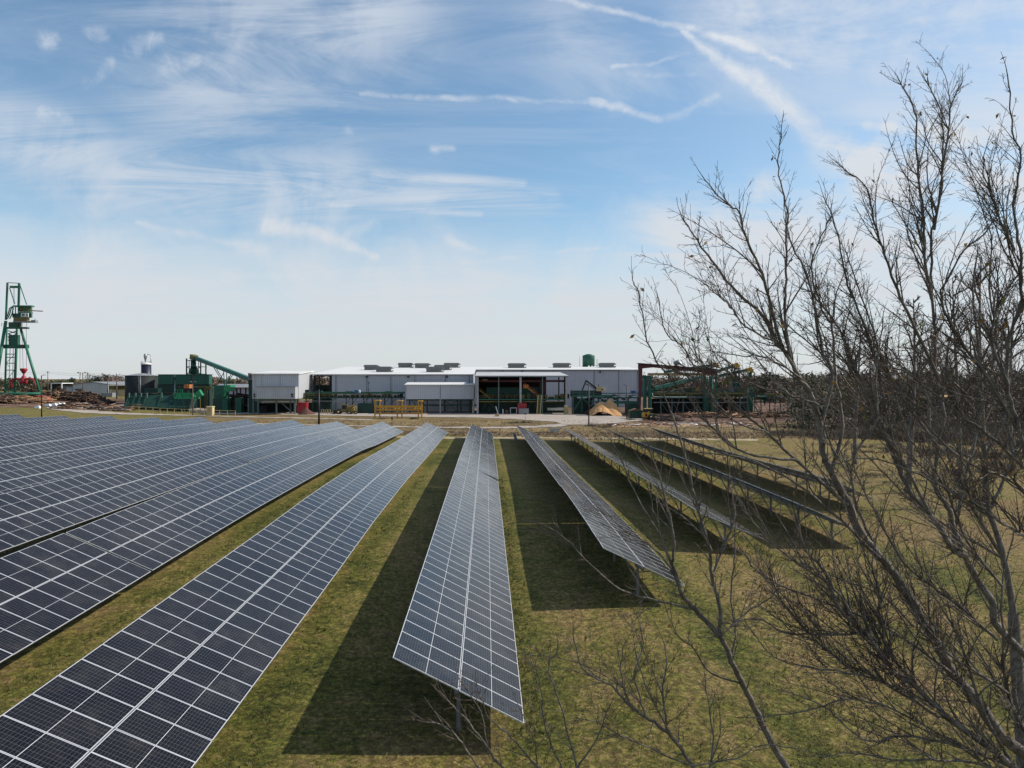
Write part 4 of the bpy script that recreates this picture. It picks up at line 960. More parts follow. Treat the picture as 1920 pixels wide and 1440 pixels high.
mb.build('ladder',M['steel'],root)
mb=MB(); mb.pbox(270,296,728,745,Yt-4,Yt-1,ground=True); mb.build('lean_to',M['green_sheet_dark'],root)
Ys=285; root=TH('silo','small navy silo with a white rim above the wide dark tank','silo',274.5,Ys); c=on(274.5,Ys); r_=8.6*Ys/F
mb=MB(); mb.lathe((c.x,c.y,0),[(r_,c.z-.3),(r_,WZ(274,684,Ys))],24); mb.build('shell',M['navy'],root)
mb=MB(); z=WZ(274,684,Ys); mb.lathe((c.x,c.y,0),[(r_+.15,z+.01),(r_+.15,z+.5),(.4,z+1.0)],24); mb.build('rim',M['white'],root)
mb=MB()
for a in range(16): mb.bar((c.x+r_*math.cos(a*.3927),c.y+r_*math.sin(a*.3927),z),(c.x+r_*math.cos(a*.3927),c.y+r_*math.sin(a*.3927),z+1.4),.06)
mb.tube((c.x+r_*.97,c.y,z),(c.x+r_*.97,c.y,WZ(282,666,Ys)),.14); mb.path([Vector((c.x+r_*.97,c.y,WZ(282,666,Ys))),Vector((c.x+r_*.6,c.y,WZ(282,664.4,Ys))),Vector((c.x+.2,c.y,WZ(282,665,Ys)))],[.12]*3,6); mb.build('pipe',M['steel'],root)
mb=MB(); mb.lathe((c.x-.3,c.y,0),[(.15,z+.9),(.2,WZ(274,678,Ys)),(.62,WZ(274,669,Ys)),(.62,WZ(274,665,Ys)),(.3,WZ(274,663.4,Ys))],14); mb.build('cyclone',M['steel'],root)

# --- green kilns, tower, boom --------------------------------------------------
Yn=268
for k,(a,b,lab) in enumerate(((296.5,325,'green corrugated kiln block next to the dark tank'),(330.5,357,'middle green corrugated kiln block under the tower'),(362,392,'green corrugated kiln block at the right of the three'))):
    root=TH('drying_kiln',lab,'kiln',(a+b)/2,Yn,'green drying kilns in a row')
    mb=MB(); mb.pbox(a,b,702.6,720.5,Yn,Yn+3); mb.build('upper_cladding',M['green_sheet'],root)
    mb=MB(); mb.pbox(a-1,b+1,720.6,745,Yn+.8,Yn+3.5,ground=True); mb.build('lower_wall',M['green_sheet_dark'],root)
    mb=MB(); mb.pbox(a-1,b+1,701.8,702.55,Yn-.3,Yn+3.3); mb.build('roof',M['green_dark'],root)
root=TH('kiln_gap_shade','black strip for the shaded gap between green kilns, with a pipe','structure',345,Yn+3)  # black strip added to paint the shade in the gap between kilns
mb=MB(); mb.pbox(327.3,331,704,745,Yn+3.6,Yn+5,ground=True); mb.build('wall',M['black'],root); mb=MB(); mb.tube(on(328,Yn+.8),W(328,712,Yn+.8),.3); mb.build('pipe',M['steel'],root)
Yt2=276; root=TH('steel_tower','open lattice steel tower with a cone hopper above the green kilns','tower',363,Yt2)
g=on(363,Yt2).z
for a,b in ((350,0),(376.5,0),(350,5),(376.5,5)):
    x=wx(a,Yt2); mb=MB(); mb.box((x-.2,Yt2+b-.2,g),(x+.2,Yt2+b+.2,WZ(a,672 if a<360 else 676,Yt2))); mb.build('post',M['green_dark'],root)
mb=MB()
for y in (675,687,700.5): mb.pbox(349,377.5,y,y+1.1,Yt2-.3,Yt2+5.3)
for y in (688,): 
    for s in (0,5.0): mb.bar(W(350,701,Yt2+s),W(376,688,Yt2+s),.2); mb.bar(W(376,701,Yt2+s),W(350,688,Yt2+s),.2)
for px in (354.5,358,367,372): mb.pbox(px-.4,px+.4,675,701,Yt2-.2,Yt2)
mb.build('platform',M['green_dark'],root)
mb=MB(); c=W(363.5,690,Yt2+2.5); mb.lathe((c.x,c.y,0),[(.35,WZ(363,703,Yt2)),(1.9,WZ(363,699,Yt2)),(1.9,WZ(363,696,Yt2)),(.7,WZ(363,684,Yt2)),(.5,WZ(363,674,Yt2))],10); mb.build('hopper',M['green'],root)
root=TH('conveyor_boom','long sloping teal conveyor boom running down from the lattice tower','conveyor boom',415,Yt2)
mb=MB(); a=W(362,669.5,Yt2+2.5); b=W(471,712,250); d=(b-a).normalized()
mb.bar(a+d*2,b,1.25,1.35); mb.build('gallery',M['teal'],root)
mb=MB(); mb.bar(a-d*.8,a+d*2.2,1.9,1.9); mb.build('head',M['olive'],root)
for (p_,q_) in (((399,686),(419,718)),((404,688),(420,715)),((419,695),(421,720)),((425,697),(425,720)),((419,700),(412,711)),((433,701),(426,720)),((436,703),(427,718))):
    mb=MB(); mb.bar(W(*p_,262),W(*q_,262),.22); mb.build('brace',M['teal'],root)
mb=MB(); q=on(423,262); mb.bar(W(421,719,262),(q.x-.5,262,q.z),.3); mb.bar(W(425,719,262),(q.x+.6,262,q.z),.3); mb.build('leg',M['teal'],root)
# log infeed deck
Yd=247; root=TH('log_deck','long dark green slanted log infeed deck with pale upright arms','log deck',290,Yd)
a,b=on(230,Yd),on(352,Yd); g=a.z-.2; zt=WZ(290,740,Yd)
mb=MB(); mb.prismx([(Yd,g+.6),(Yd+4.5,zt-.2),(Yd+5.2,zt-.2),(Yd+5.2,g),(Yd,g)],a.x,b.x); mb.build('ramp_face',M['green_dark'],root)
for px in (232,244.5,255,266,294,317): 
    x=wx(px,Yd); mb=MB(); mb.prismx([(Yd-.3,g+.4),(Yd-.1,g+.4),(Yd+4.4,zt+.4),(Yd+3.9,zt+.5)],x-.16,x+.16); mb.build('arm',M['green_dark'],root)
    mb=MB(); mb.box((x-.22,Yd+3.3,zt-1.2),(x+.22,Yd+3.7,zt+.55)); mb.build('stop_post',M['grey_green'],root)
mb=MB(); rnd=random.Random(3)
for k in range(22):
    x=rnd.uniform(a.x+1,b.x-5); mb.tube((x,Yd+4.4+rnd.uniform(0,1.6),zt+.05+rnd.uniform(0,.3)),(x+rnd.uniform(3,6),Yd+4.4+rnd.uniform(0,1.6),zt+.05+rnd.uniform(0,.35)),.17,.14,6)
mb.build('logs',M['log_brown'],root)
mb=MB(); mb.box((a.x-1,Yd+5.3,g),(b.x,Yd+8,zt-.3)); mb.build('back_frame',M['green_dark'],root)
root=TH('debarker','bright green debarker platform with lattice railings in the log yard','debarker',348,243); mb=MB(); mb.pbox(326,368,744.5,748,243,247); mb.pbox(326,366,736.6,737.6,243,243.2); mb.pbox(328,342,730.5,731.3,244,244.2)
rnd=random.Random(9)
for k in range(15):
    x=326+k*2.7; mb.bar(W(x,737,243),W(x+rnd.choice([-1.8,0,1.8]),745,243),.16)
for x in (328,333,338,342): mb.bar(W(x,731,244),W(x,737,244),.14)
mb.prism([(W(366,0,243).x,WZ(366,745,243)),(W(376,0,243).x,WZ(376,741,243)),(W(370,0,243).x,WZ(370,731,243)),(W(361,0,243).x,WZ(361,738,243))],243.2,245)
mb.build('platform',M['green_sunlit'],root)  # sunlit look of the platform painted with the brighter green
for px in (330,345,362):
    p=on(px,244); mb=MB(); mb.box((p.x-.2,243.8,p.z-.2),(p.x+.2,244.2,WZ(px,748,244))); mb.build('leg',M['green'],root)
mb=MB(); mb.pbox(329,362,737.5,744,244.5,246.5); mb.build('drum',M['green_sunlit'],root)
mb=MB(); c0=W(346,724,252); mb.path([W(328,727.5,252),W(338,726,252)],[.18,.2],6); mb.build('boom',M['black'],root); mb=MB(); mb.pbox(344.5,355,721,728,250,253); mb.build('operator_cabin',M['orange'],root); 
p=on(350,252); mb=MB(); mb.box((p.x-.5,251.5,p.z),(p.x+.5,252.5,WZ(350,728,252))); mb.build('pedestal',M['black'],root)
mb=MB()
for px in (375,384,388,399): mb.pbox(px-.4,px+.4,725,745,249,249.3,ground=True)
mb.pbox(358,398,725,726,249,251); mb.pbox(383,392,726,731,249.2,250.5,); mb.build('gantry',M['olive'],root)
root=TH('chipper_house','green chipper house with a lighter sunlit end and chute','machine house',415,246); mb=MB(); mb.pbox(401,424,722.5,746,247,250,ground=True); mb.build('housing',M['green'],root); mb=MB(); mb.pbox(419.5,432,722.2,733.8,242,246.8); mb.build('end_box',M['green_sunlit'],root)  # end box painted brighter green for its sunlit look
mb=MB(); mb.prism([(W(419,0,243).x,WZ(419,734,243)),(W(425,0,243).x,WZ(425,734.5,243)),(W(421,0,243).x,WZ(421,743,243)),(W(417,0,243).x,WZ(417,744,243))],242.5,244); mb.build('chute',M['green_sunlit'],root)
mb=MB(); mb.pbox(400,417,747,760,243,246,ground=True); mb.build('base',M['green_dark'],root)
container('bark_bin','dark green square bin at the foot of the chipper chute','bin',417,426,748,240,3,'green'); container('waste_bin','dark green square bin beside the brown log stack','bin',441,452,747,242,3,'green')
root=TH('ramp_railing','pale yellow railing running down beside the ramp','railing',382,228)
A=hit(325,763); B=hit(441,776); mb=MB(); A=Vector((A.x,238,gz(A.x,238))); B=Vector((wx(441,221),221,gz(wx(441,221),221)))
for k in range(15):
    p=A.lerp(B,k/14); p.z=gz(p.x,p.y); mb.bar(p,p+Vector((0,0,1.7)),.14)
    if k: mb.bar(q+Vector((0,0,1.7)),p+Vector((0,0,1.7)),.14); mb.bar(q+Vector((0,0,.75)),p+Vector((0,0,.75)),.1)
    q=p.copy()
mb.build('rails',M['tan'],root)
root=TH('long_shed','long low pale blue-grey shed with bright openings behind the log stack','shed',435,330); mb=MB(); mb.pbox(400,470,727,740,331,340,ground=True); mb.build('wall',M['white_sheet'],root); mb=MB(); mb.prismx([(329.5,WZ(435,727,330)),(329.5,WZ(435,727,330)+.2),(338,WZ(435,720,338)),(338,WZ(435,720,338)-.2)],wx(399,330),wx(472,330)); mb.build('roof',M['grey'],root)
for a in (433,439,446,456): mb=MB(); mb.pbox(a+3.6,a+5.6,728,740,330.7,330.97,ground=True); mb.build('post',M['dark'],root)

# --- right side: loader deck, boom loader, debarking line -----------------------
Yr=228; root=TH('sorting_deck','long dark green sorting deck on braced legs right of the open shed','sorting deck',1130,Yr)
mb=MB(); mb.pbox(1073,1128,732,741,Yr,Yr+5); mb.build('housing',M['green_dark'],root)
mb=MB(); mb.pbox(1073,1152,741,744,Yr-.5,Yr+5.5); mb.pbox(1110,1200,745,747,Yr,Yr+4); mb.pbox(1105,1145,752,753,Yr-1,Yr+2); mb.pbox(1145,1200,752.5,757,Yr-.3,Yr+4); mb.build('deck',M['green'],root)
mb=MB(); mb.pbox(1128,1198,736.5,738.2,Yr+1,Yr+5); mb.build('conveyor_top',M['green_dark'],root)
mb=MB(); zz=WZ(1160,745,Yr); railing(mb,wx(1112,Yr),wx(1198,Yr),zz,Yr-.1,1.3,2,.08); zz=WZ(1100,741,Yr); railing(mb,wx(1074,Yr),wx(1112,Yr),zz,Yr-.6,1.5,1.8,.08); mb.build('railing',M['grey_green'],root)
mb=MB(); rnd=random.Random(12)
for k in range(34):
    px=rnd.uniform(1074,1196); t=rnd.uniform(738,757); w=rnd.uniform(1.5,6); mb.pbox(px,px+w,t,t+rnd.uniform(1.5,4),Yr+rnd.uniform(-.4,3),Yr+4.4,rnd.choice([0,0,1,2,3]))
mb.build('drive_unit',[M['green_dark'],M['green'],M['dark'],M['grey']],root)
for px in (1073,1091,1112,1122,1140,1158,1178,1196):
    p=on(px,Yr); mb=MB(); mb.box((p.x-.18,Yr-.2,p.z-.2),(p.x+.18,Yr+.2,WZ(px,744,Yr))); mb.build('leg',M['green_dark'],root)
for (a,b,c,d) in ((1091,745,1077,768),(1091,745,1103,757)): mb=MB(); mb.bar(W(a,b,Yr-.3),W(c,d,Yr-.3),.25); mb.build('brace',M['green'],root)
for q_ in ((1105,1142,759,763,Yr-2,Yr,0,False),(1175,1200,757,770,Yr-1,Yr+2,0,True),(1075,1110,747,768,Yr+4,Yr+4.5,0,True)):
    mb=MB(); mb.pbox(*q_); mb.build('lower_machine',M['green_dark'],root)
mb=MB(); mb.pbox(1184,1192,732.5,738,Yr+.6,Yr+2); mb.build('tank',M['blue'],root)
root=TH('boom_loader','black knuckle boom loader with yellow cab on the green deck','boom loader',1126,Yr-2)
P_=[W(1091.5,732,Yr),W(1098.8,713.5,Yr),W(1118,728,Yr)]
mb=MB(); mb.bar(P_[0],P_[1],.32,.42); mb.build('stick',M['black'],root); mb=MB(); mb.bar(P_[1],P_[2],.36,.5); mb.bar(W(1099,719,Yr-.3),W(1118,730.5,Yr-.3),.2); mb.build('boom',M['black'],root)
mb=MB(); mb.pbox(1118.5,1127,725,733.5,Yr-1,Yr+1.2); mb.pbox(1127,1135,728.5,733.5,Yr-.9,Yr+1.2); mb.build('cab',M['tan'],root)
mb=MB(); mb.pbox(1131.5,1135.3,725.5,733,Yr-1.1,Yr-.4); mb.build('counterweight',M['cream'],root); mb=MB(); mb.pbox(1121.8,1122.8,720,725,Yr,Yr+.2); mb.pbox(1128,1130.5,728.8,731,Yr-1.05,Yr-.92); mb.build('exhaust',M['black'],root)
mb=MB(); mb.pbox(1120,1126,733.5,741,Yr-.5,Yr+.8); mb.build('turntable',M['black'],root)
# maroon portal frame
Ym=224; root=TH('portal_frame','maroon steel portal frame with sloping beam over the yellow crane girder','portal frame',1270,Ym)
a=on(1201,Ym); x=wx(1201,Ym); mb=MB(); mb.prism([(wx(1198.5,Ym),a.z),(wx(1197.2,Ym),WZ(1197,681.5,Ym)),(wx(1205,Ym),WZ(1205,681.8,Ym)),(wx(1201,Ym),a.z)],Ym,Ym+.8); mb.build('post',M['maroon'],root)
mb=MB(); mb.prism([(wx(1197,Ym),WZ(1197,681.5,Ym)),(wx(1345,Ym),WZ(1345,693,Ym)),(wx(1345,Ym),WZ(1345,703.5,Ym)),(wx(1300,Ym),WZ(1300,696.5,Ym)),(wx(1225,Ym),WZ(1225,689,Ym)),(wx(1204,Ym),WZ(1204,691,Ym)),(wx(1197,Ym),WZ(1197,691,Ym))],Ym+.001,Ym+.79); mb.prism([(wx(1197,Ym),WZ(1197,680.6,Ym)),(wx(1345,Ym),WZ(1345,692.2,Ym)),(wx(1345,Ym),WZ(1345,692.9,Ym)),(wx(1197,Ym),WZ(1197,681.4,Ym))],Ym-1,Ym+3); mb.build('rafter',M['maroon'],root)
p=on(1343,Ym); mb=MB(); mb.box((p.x-.3,Ym,p.z),(p.x+.3,Ym+.7,WZ(1343,703,Ym))); mb.build('post',M['green'],root)
mb=MB(); mb.pbox(1216,1341,699.5,704.2,Ym+3,Ym+4.4); mb.build('crane_girder',M['tan'],root); mb=MB(); mb.pbox(1266,1272,696,702,Ym+2.8,Ym+4.6); mb.build('crane_trolley',M['orange'],root)
root=TH('gantry_columns','pair of tall teal gantry columns under the yellow girder','gantry',1217,Ym+3)
for a,b in ((1208,1212.5),(1217.5,1221)):
    mb=MB(); mb.pbox(a,b,706,760,Ym+4,Ym+6,ground=True); mb.build('column',M['teal'],root)
mb=MB(); mb.pbox(1204,1221,704.5,709,Ym+3.9,Ym+6.2); mb.build('head_beam',M['teal'],root); mb=MB(); mb.pbox(1216.8,1221.5,706,770,Ym+1,Ym+1.8,ground=True); mb.build('column',M['green'],root)
for (a,b,lab) in ((1317,1326,'left of the two'),(1330,1337,'right of the two')):
    root=TH('dust_column','tall ribbed teal dust column behind the branches, %s'%lab,'column',a,Ym+5,'teal dust columns'); mb=MB(); p=on((a+b)/2,Ym+6); r_=(b-a)*Ym/F/2; mb.lathe((p.x,p.y,0),[(r_,p.z),(r_,WZ(a,706,Ym)),(r_*.3,WZ(a,704,Ym))],14); mb.build('shell',M['teal'],root)
    mb=MB(); mb.tube((p.x+r_+.3,p.y,p.z),(p.x+r_+.3,p.y,WZ(a,710,Ym)),.12); mb.build('pipe',M['steel'],root)
Yl=232; root=TH('debarking_line','low wide green debarking line with olive railing and grey pipe','debarking line',1290,Yl)
mb=MB(); mb.pbox(1205,1400,735,742,Yl,Yl+7); mb.build('housing',M['green_dark'],root)
mb=MB(); mb.pbox(1221,1400,736.5,739.5,Yl-1.2,Yl-.6); mb.build('guard_rail',M['olive'],root)
mb=MB(); zz=WZ(1290,734.8,Yl); railing(mb,wx(1206,Yl),wx(1398,Yl),zz,Yl+.2,1.2,2.2,.09); mb.build('railing',M['olive'],root)
mb=MB(); rnd=random.Random(14)
for k in range(50):
    px=rnd.uniform(1205,1395); t=rnd.uniform(726,735); w=rnd.uniform(2,8); mb.pbox(px,px+w,t,736,Yl+rnd.uniform(1,6),Yl+6.5,rnd.choice([0,0,1,1,2,3]))
mb.build('drive_unit',[M['green_dark'],M['green'],M['olive'],M['grey']],root)
mb=MB(); mb.path([W(1222,737,Yl-2),W(1223,743,Yl-2),W(1226,745,Yl-2),W(1240,745.3,Yl-2),W(1335,745.3,Yl-2)],[.33]*5,10); mb.build('pipe',M['grey_green'],root)
mb=MB(); mb.pbox(1222,1400,747,771,Yl+3,Yl+3.3,ground=True); mb.build('lower_wall',M['dark'],root)
mb=MB(); z=WZ(1290,754.5,Yl); mb.box((wx(1225,Yl),Yl-.2,z-.12),(wx(1400,Yl),Yl+.1,z+.12)); mb.build('beam',M['steel'],root)
for px in (1239,1260,1281,1302,1323,1345,1366,1388):
    p=on(px,Yl); mb=MB(); mb.box((p.x-.18,Yl-.1,p.z-.2),(p.x+.18,Yl+.3,WZ(px,742,Yl))); mb.bar((p.x,Yl+.1,p.z+4),(p.x+2.4,Yl+.1,p.z+.6),.16); mb.build('leg',M['grey_green'],root)
mb=MB(); mb.bar(W(1227,728,Yl-1),W(1320,706,Yl+5),1.0,1.0); mb.build('incline_conveyor',M['teal'],root)
for (a,b,c,d,Y,lab) in ((1245,697.5,1343,684,246,'teal conveyor boom with yellow head above the maroon beam'),(1344,697,1381,684,236,'teal conveyor boom with tall yellow head right of the maroon frame'),(1348,705,1407,692.5,240,'teal conveyor boom ending above the rightmost tower')):
    root=TH('conveyor_boom',lab,'conveyor boom',(a+c)/2,Y,'teal conveyor booms on the right'); p=W(a,b,Y); q=W(c,d,Y); dd=(q-p).normalized()
    mb=MB(); mb.bar(p,q-dd*1.6,1.0,.95); mb.build('gallery',M['teal'],root); mb=MB(); mb.bar(q-dd*1.6,q+dd*.5,1.25,1.25); mb.bar(q+dd*.3,q+dd*.5+Vector((0,0,-1.1)),1.1); mb.build('head',M['yellow'],root)
    mb=MB(); n=5
    for k in range(n+1): 
        r0=p.lerp(q-dd*1.6,k/n)+Vector((0,-.5,.5)); mb.bar(r0,r0+Vector((0,0,.7)),.06)
    mb.build('rail',M['green'],root)
    for t in (.55,):
        r0=p.lerp(q,t); mb=MB(); mb.box((r0.x-.15,Y-.15,gz(r0.x,Y)),(r0.x+.15,Y+.15,r0.z-.5)); mb.build('leg',M['green_dark'],root)
root=TH('transfer_station','green transfer tower with platforms and hoppers between two booms','tower',1381,238)
mb=MB()
for px in (1373,1378.5,1386.5): mb.pbox(px-.5,px+.9,690,745,238,239,ground=True)
mb.build('post',M['green'],root); mb=MB(); mb.pbox(1370,1390,689.3,690.6,237,241); mb.pbox(1371,1388,706,707,237,241); mb.pbox(1370,1390,728,729,236.5,241); mb.build('platform',M['green_dark'],root)
mb=MB(); mb.pbox(1375,1387,708,728,238.5,241); mb.build('housing',M['green'],root); mb=MB(); mb.bar(W(1357,720,238),W(1374,703,238),1.6); mb.build('chute',M['olive'],root)
root=TH('hopper_tower','rightmost green tower with a hopper and railings beside the treeline','tower',1408,240)
mb=MB()
for px in (1403,1415): mb.pbox(px-.5,px+.3,698,750,240,240.5,ground=True)
mb.build('post',M['green_dark'],root); mb=MB(); mb.pbox(1402,1416,697.8,698.8,239,243); mb.pbox(1402,1424,710,711,239,243); mb.build('platform',M['green_dark'],root)
mb=MB(); mb.pbox(1405,1410,698.9,708,240,242); mb.build('housing',M['green'],root); mb=MB(); mb.pbox(1411,1418,711.2,715,240,242); mb.build('hopper',M['olive'],root)
mb=MB(); mb.pbox(1403,1424,728,729,239,243); mb.pbox(1400,1412,733,760,238,242,ground=True); mb.build('base',M['green'],root)
root=TH('chip_hopper','green sorting bench with inverted cone hoppers, right end of the mill','hopper',1440,236)
mb=MB(); mb.pbox(1424,1466,743,745.5,236,241); mb.build('deck',M['green'],root); mb=MB(); railing(mb,wx(1425,236),wx(1466,236),WZ(1440,743,236),236,1.0,1.6,.09); mb.pbox(1440,1460,738.5,743,237,239); mb.build('railing',M['olive'],root)
for px,w in ((1434,9),(1454,8)):
    mb=MB(); p=W(px,746,238); k=w*238/F/2; mb.lathe((p.x,p.y,0),[(k*.25,p.z-2.2),(k,p.z-.05)],4); mb.build('hopper',M['green'],root)
for px in (1427,1443,1463.5): mb=MB(); p=on(px,238); mb.box((p.x-.14,237.9,p.z),(p.x+.14,238.1,WZ(px,745.5,238))); mb.build('leg',M['maroon'],root)
root=TH('dust_cyclone','grey metal cyclone elbow sticking up over the maroon rafter','cyclone',1272,Ym+2); mb=MB(); p=W(1267,681,Ym+2); mb.path([p+Vector((.1,0,-1.2)),p+Vector((0,0,.3)),p+Vector((.6,0,.6)),p+Vector((1.6,0,-.3)),p+Vector((2.9,0,-1.0))],[.35,.75,.7,.45,.12],8); mb.bar((p.x+.1,p.y,p.z-1.1),(p.x+.1,p.y,p.z-4.4),.3); mb.build('elbow',M['steel'],root)

# --- vehicles ----------------------------------------------------------------
def wheel_parts(root,c,r,w,axis='x'):
    mb=MB(); n=20; ax=Vector((1,0,0)) if axis=='x' else Vector((0,1,0))
    c=Vector(c); mb.path([c-ax*w/2,c-ax*w*.42,c+ax*w*.42,c+ax*w/2],[r*.88,r,r,r*.88],n); o=mb.build('wheel',M['tyre'],root)
    mb=MB(); mb.path([c-ax*(w/2+.02),c+ax*(w/2+.02)],[r*.45,r*.45],12); mb.build('rim',M['tan'],root,sub=o)
def wheel_loader(label,px,Y,flip,dirty=False):
    root=TH('wheel_loader',label,'wheel loader',px,Y); o=on(px,Y); m=M['olive'] if dirty else M['yellow']; s=flip
    def bx(x0,x1,y0,y1,z0,z1,mm,name,sub=None):
        mb=MB(); mb.box((o.x+s*x0,o.y+y0,o.z+z0),(o.x+s*x1,o.y+y1,o.z+z1)); return mb.build(name,mm,root,sub=sub)
    mb=MB(); P=[(-3.4,.9),(-3.4,1.9),(-3.0,2.3),(-1.0,2.4),(-1.0,.9)]; mb.prism([(o.x+s*a,o.z+b) for a,b in P],o.y-.85,o.y+.85); mb.build('engine_hood',m,root)
    bx(-1.0,.9,-.8,.8,1.0,1.7,m,'frame'); bx(.7,2.2,-.5,.5,.8,1.5,M['black'],'front_frame')
    bx(-1.0,.6,-.75,.75,1.71,2.9,M['glass_dark'],'cab'); bx(-1.15,.8,-.85,.85,2.905,3.15,M['cream'] if not dirty else M['olive'],'cab_roof')
    for x in (-2.1,1.6):
        for y in (-1.1,1.1): wheel_parts(root,(o.x+s*x,o.y+y,o.z+.82),.82,.55,'y')
    for y in (-.55,.55):
        mb=MB(); mb.bar((o.x+s*1.0,o.y+y,o.z+1.7),(o.x+s*3.1,o.y+y,o.z+.7),.22,.32); mb.build('lift_arm',m,root)
    mb=MB(); mb.prism([(o.x+s*a,o.z+b) for a,b in ((2.9,.15),(4.0,.1),(3.95,.25),(3.2,.35),(3.05,1.3),(2.9,1.3))],o.y-1.5,o.y+1.5); mb.build('bucket',M['black'],root)
    bx(-2.5,-2.35,-.4,-.25,2.31,3.1,M['black'],'exhaust')
    return root
o1=wheel_loader('dark weathered wheel loader with a yellow front, parked under the green conveyor',645,233,-1,True)
root=TH('timber_loader','brown timber loader with curved yellow guard beside the weathered loader','loader',662,232)
o=on(662,232); mb=MB(); mb.path([o+Vector((-1.6,0,1.2)),o+Vector((-1.4,0,2.6)),o+Vector((-.2,0,2.9)),o+Vector((.9,0,2.5)),o+Vector((1.2,0,1.0))],[.12]*5,6); mb.build('guard',M['yellow'],root)
mb=MB(); mb.prism([(o.x-1.7,o.z+.5),(o.x-1.6,o.z+1.5),(o.x-.3,o.z+1.9),(o.x+1.0,o.z+1.0),(o.x+1.4,o.z+.5)],231.3,232.8); mb.build('body',M['olive'],root)
for x in (-1.1,1.0): wheel_parts(root,(o.x+x,231.1,o.z+.6),.6,.4,'y')
# yellow loader seen from behind-right
root=TH('yellow_loader','yellow wheel loader with tan cab roof on the dirt right of the dump trailer','wheel loader',1216,199)
o=on(1216,199); bxs=lambda a,b,c,d,e,f,mm,nm: (lambda mb:(mb.box((o.x+a,o.y+c,o.z+e),(o.x+b,o.y+d,o.z+f)),mb.build(nm,M[mm],root)))(MB())
mb=MB(); mb.prism([(o.x-1.75,o.z+.75),(o.x-1.75,o.z+1.75),(o.x-1.5,o.z+2.1),(o.x-.2,o.z+2.1),(o.x+.1,o.z+.75)],o.y-1.2,o.y+1.0); mb.build('engine_hood',M['yellow'],root)
bxs(-1.2,-.7,-1.3,-1.21,1.0,1.7,'black','grille'); bxs(-.35,.05,-1.0,.9,1.2,2.4,'yellow','side_panel'); bxs(-1.0,.9,-.7,1.2,2.12,3.0,'glass_dark','cab'); bxs(-1.15,1.05,-.85,1.35,3.01,3.2,'tan','cab_roof'); bxs(.1,1.6,-.6,.8,.8,1.7,'olive','frame'); bxs(-1.7,-.1,-1.25,.9,.3,.74,'black','counterweight')
for x,y in ((.35,-1.2),(1.75,-.9),(.35,1.2),(1.75,1.3),): wheel_parts(root,(o.x+x,o.y+y,o.z+.8),.8,.55,'y')
r,a,b,zt,g=container('dump_trailer','dark green open dump trailer heaped with tan chips beside the yellow loader','trailer',1181.5,1206,771,204,3,'green_dark')
mb=MB(); mb.prism([(a.x+.1,zt+.13),(a.x+1.0,zt+.5),((a.x+b.x)/2,zt+.75),(b.x-.8,zt+.4),(b.x-.1,zt+.13)],204.1,206.9); mb.build('load',M['log_tan'],r)

# --- log piles ----------------------------------------------------------------
def log_pile(name,label,px0,px1,ytop,Y,depth,n,seed,ms,tilt=.5,L=(3,9),shape=None,rad=(.12,.28),grp=None,gx=0):
    a,b=on(px0,Y),on(px1,Y); w=b.x-a.x; zt=WZ((px0+px1)/2,ytop,Y); h=zt-min(a.z,b.z); rnd=random.Random(seed); mb=MB()
    for k in range(n):
        u=rnd.random(); v=rnd.random(); env=(shape(u) if shape else math.sin(math.pi*u)**.6); hh=h*env*(1-abs(v-.5)*1.2)
        if hh<.05: hh=.05
        x=a.x+w*u; y=Y+depth*v; z=gz(x,y)+rnd.random()**.6*hh
        ang=rnd.gauss(0,tilt)+gx; l=rnd.uniform(*L)/2; r=rnd.uniform(*rad); el=rnd.gauss(0,.12)
        d=Vector((math.cos(ang)*math.cos(el),math.sin(ang)*math.cos(el),math.sin(el)))
        mb.tube(Vector((x,y,z+r))-d*l,Vector((x,y,z+r))+d*l,r,r*.8,7,rnd.choice(range(len(ms))))
    # soil core so nothing hovers
    vs=[];N_=14
    for i in range(N_+1):
        for j in range(7):
            u=i/N_; v=j/6; env=(shape(u) if shape else math.sin(math.pi*u)**.6); x=a.x+w*u; y=Y+depth*v
            vs.append((x,y,gz(x,y)-.1+.62*h*env*max(0,1-abs(v-.5)*1.7)))
    mb.add(vs,[(i*7+j,(i+1)*7+j,(i+1)*7+j+1,i*7+j+1) for i in range(N_) for j in range(6)],0)
    return tag(mb.build(name,[M[m] for m in ms],origin=((a.x+b.x)/2,Y+depth/2,min(a.z,b.z))),label,'log pile',grp)
log_pile('log_pile','large dark brown tangled log pile right of the log crane',80,142,728.5,272,14,900,1,['log_brown','log_brown','log_brown','log_tan','log_brown','log_cut'],1.2,(1,3.6),lambda u:(.75+.25*math.sin(9*u))*min(1,u*6+.3,(1-u)*5+.1))
log_pile('log_pile','dark brown tangled log pile before the grey warehouse',132,190,737,262,10,650,2,['log_brown','log_brown','log_brown','log_brown','log_tan'],1.2,(1,3.2),lambda u:min(1,u*5+.5,(1-u)*1.8+.05))
log_pile('log_pile','brown and tan log pile under the crane beam at the left edge',-45,34,745,246,10,600,3,['log_brown','log_brown','log_brown','log_tan','log_cut'],.9,(1.5,4.5),lambda u:min(1,(1-u)*2.2))
log_pile('log_pile','long pale straight logs stacked just below the green crane beam',-30,62,744,252,5,90,4,['log_tan','log_cut','log_tan'],.14,(8,14),lambda u:min(1,(1-u)*2.5+.05),rad=(.16,.25))
log_pile('log_pile','reddish brown log pile behind the crane legs',30,72,728,300,8,160,5,['log_brown','log_tan'],.9,(2,6))
log_pile('log_stack','rust brown log stack under the grey transfer tower',427,464,737,246,6,150,6,['log_brown','log_brown','reddirt'],.25,(4,7),lambda u:min(1,u*4+.4,(1-u)*4+.3),rad=(.15,.25))
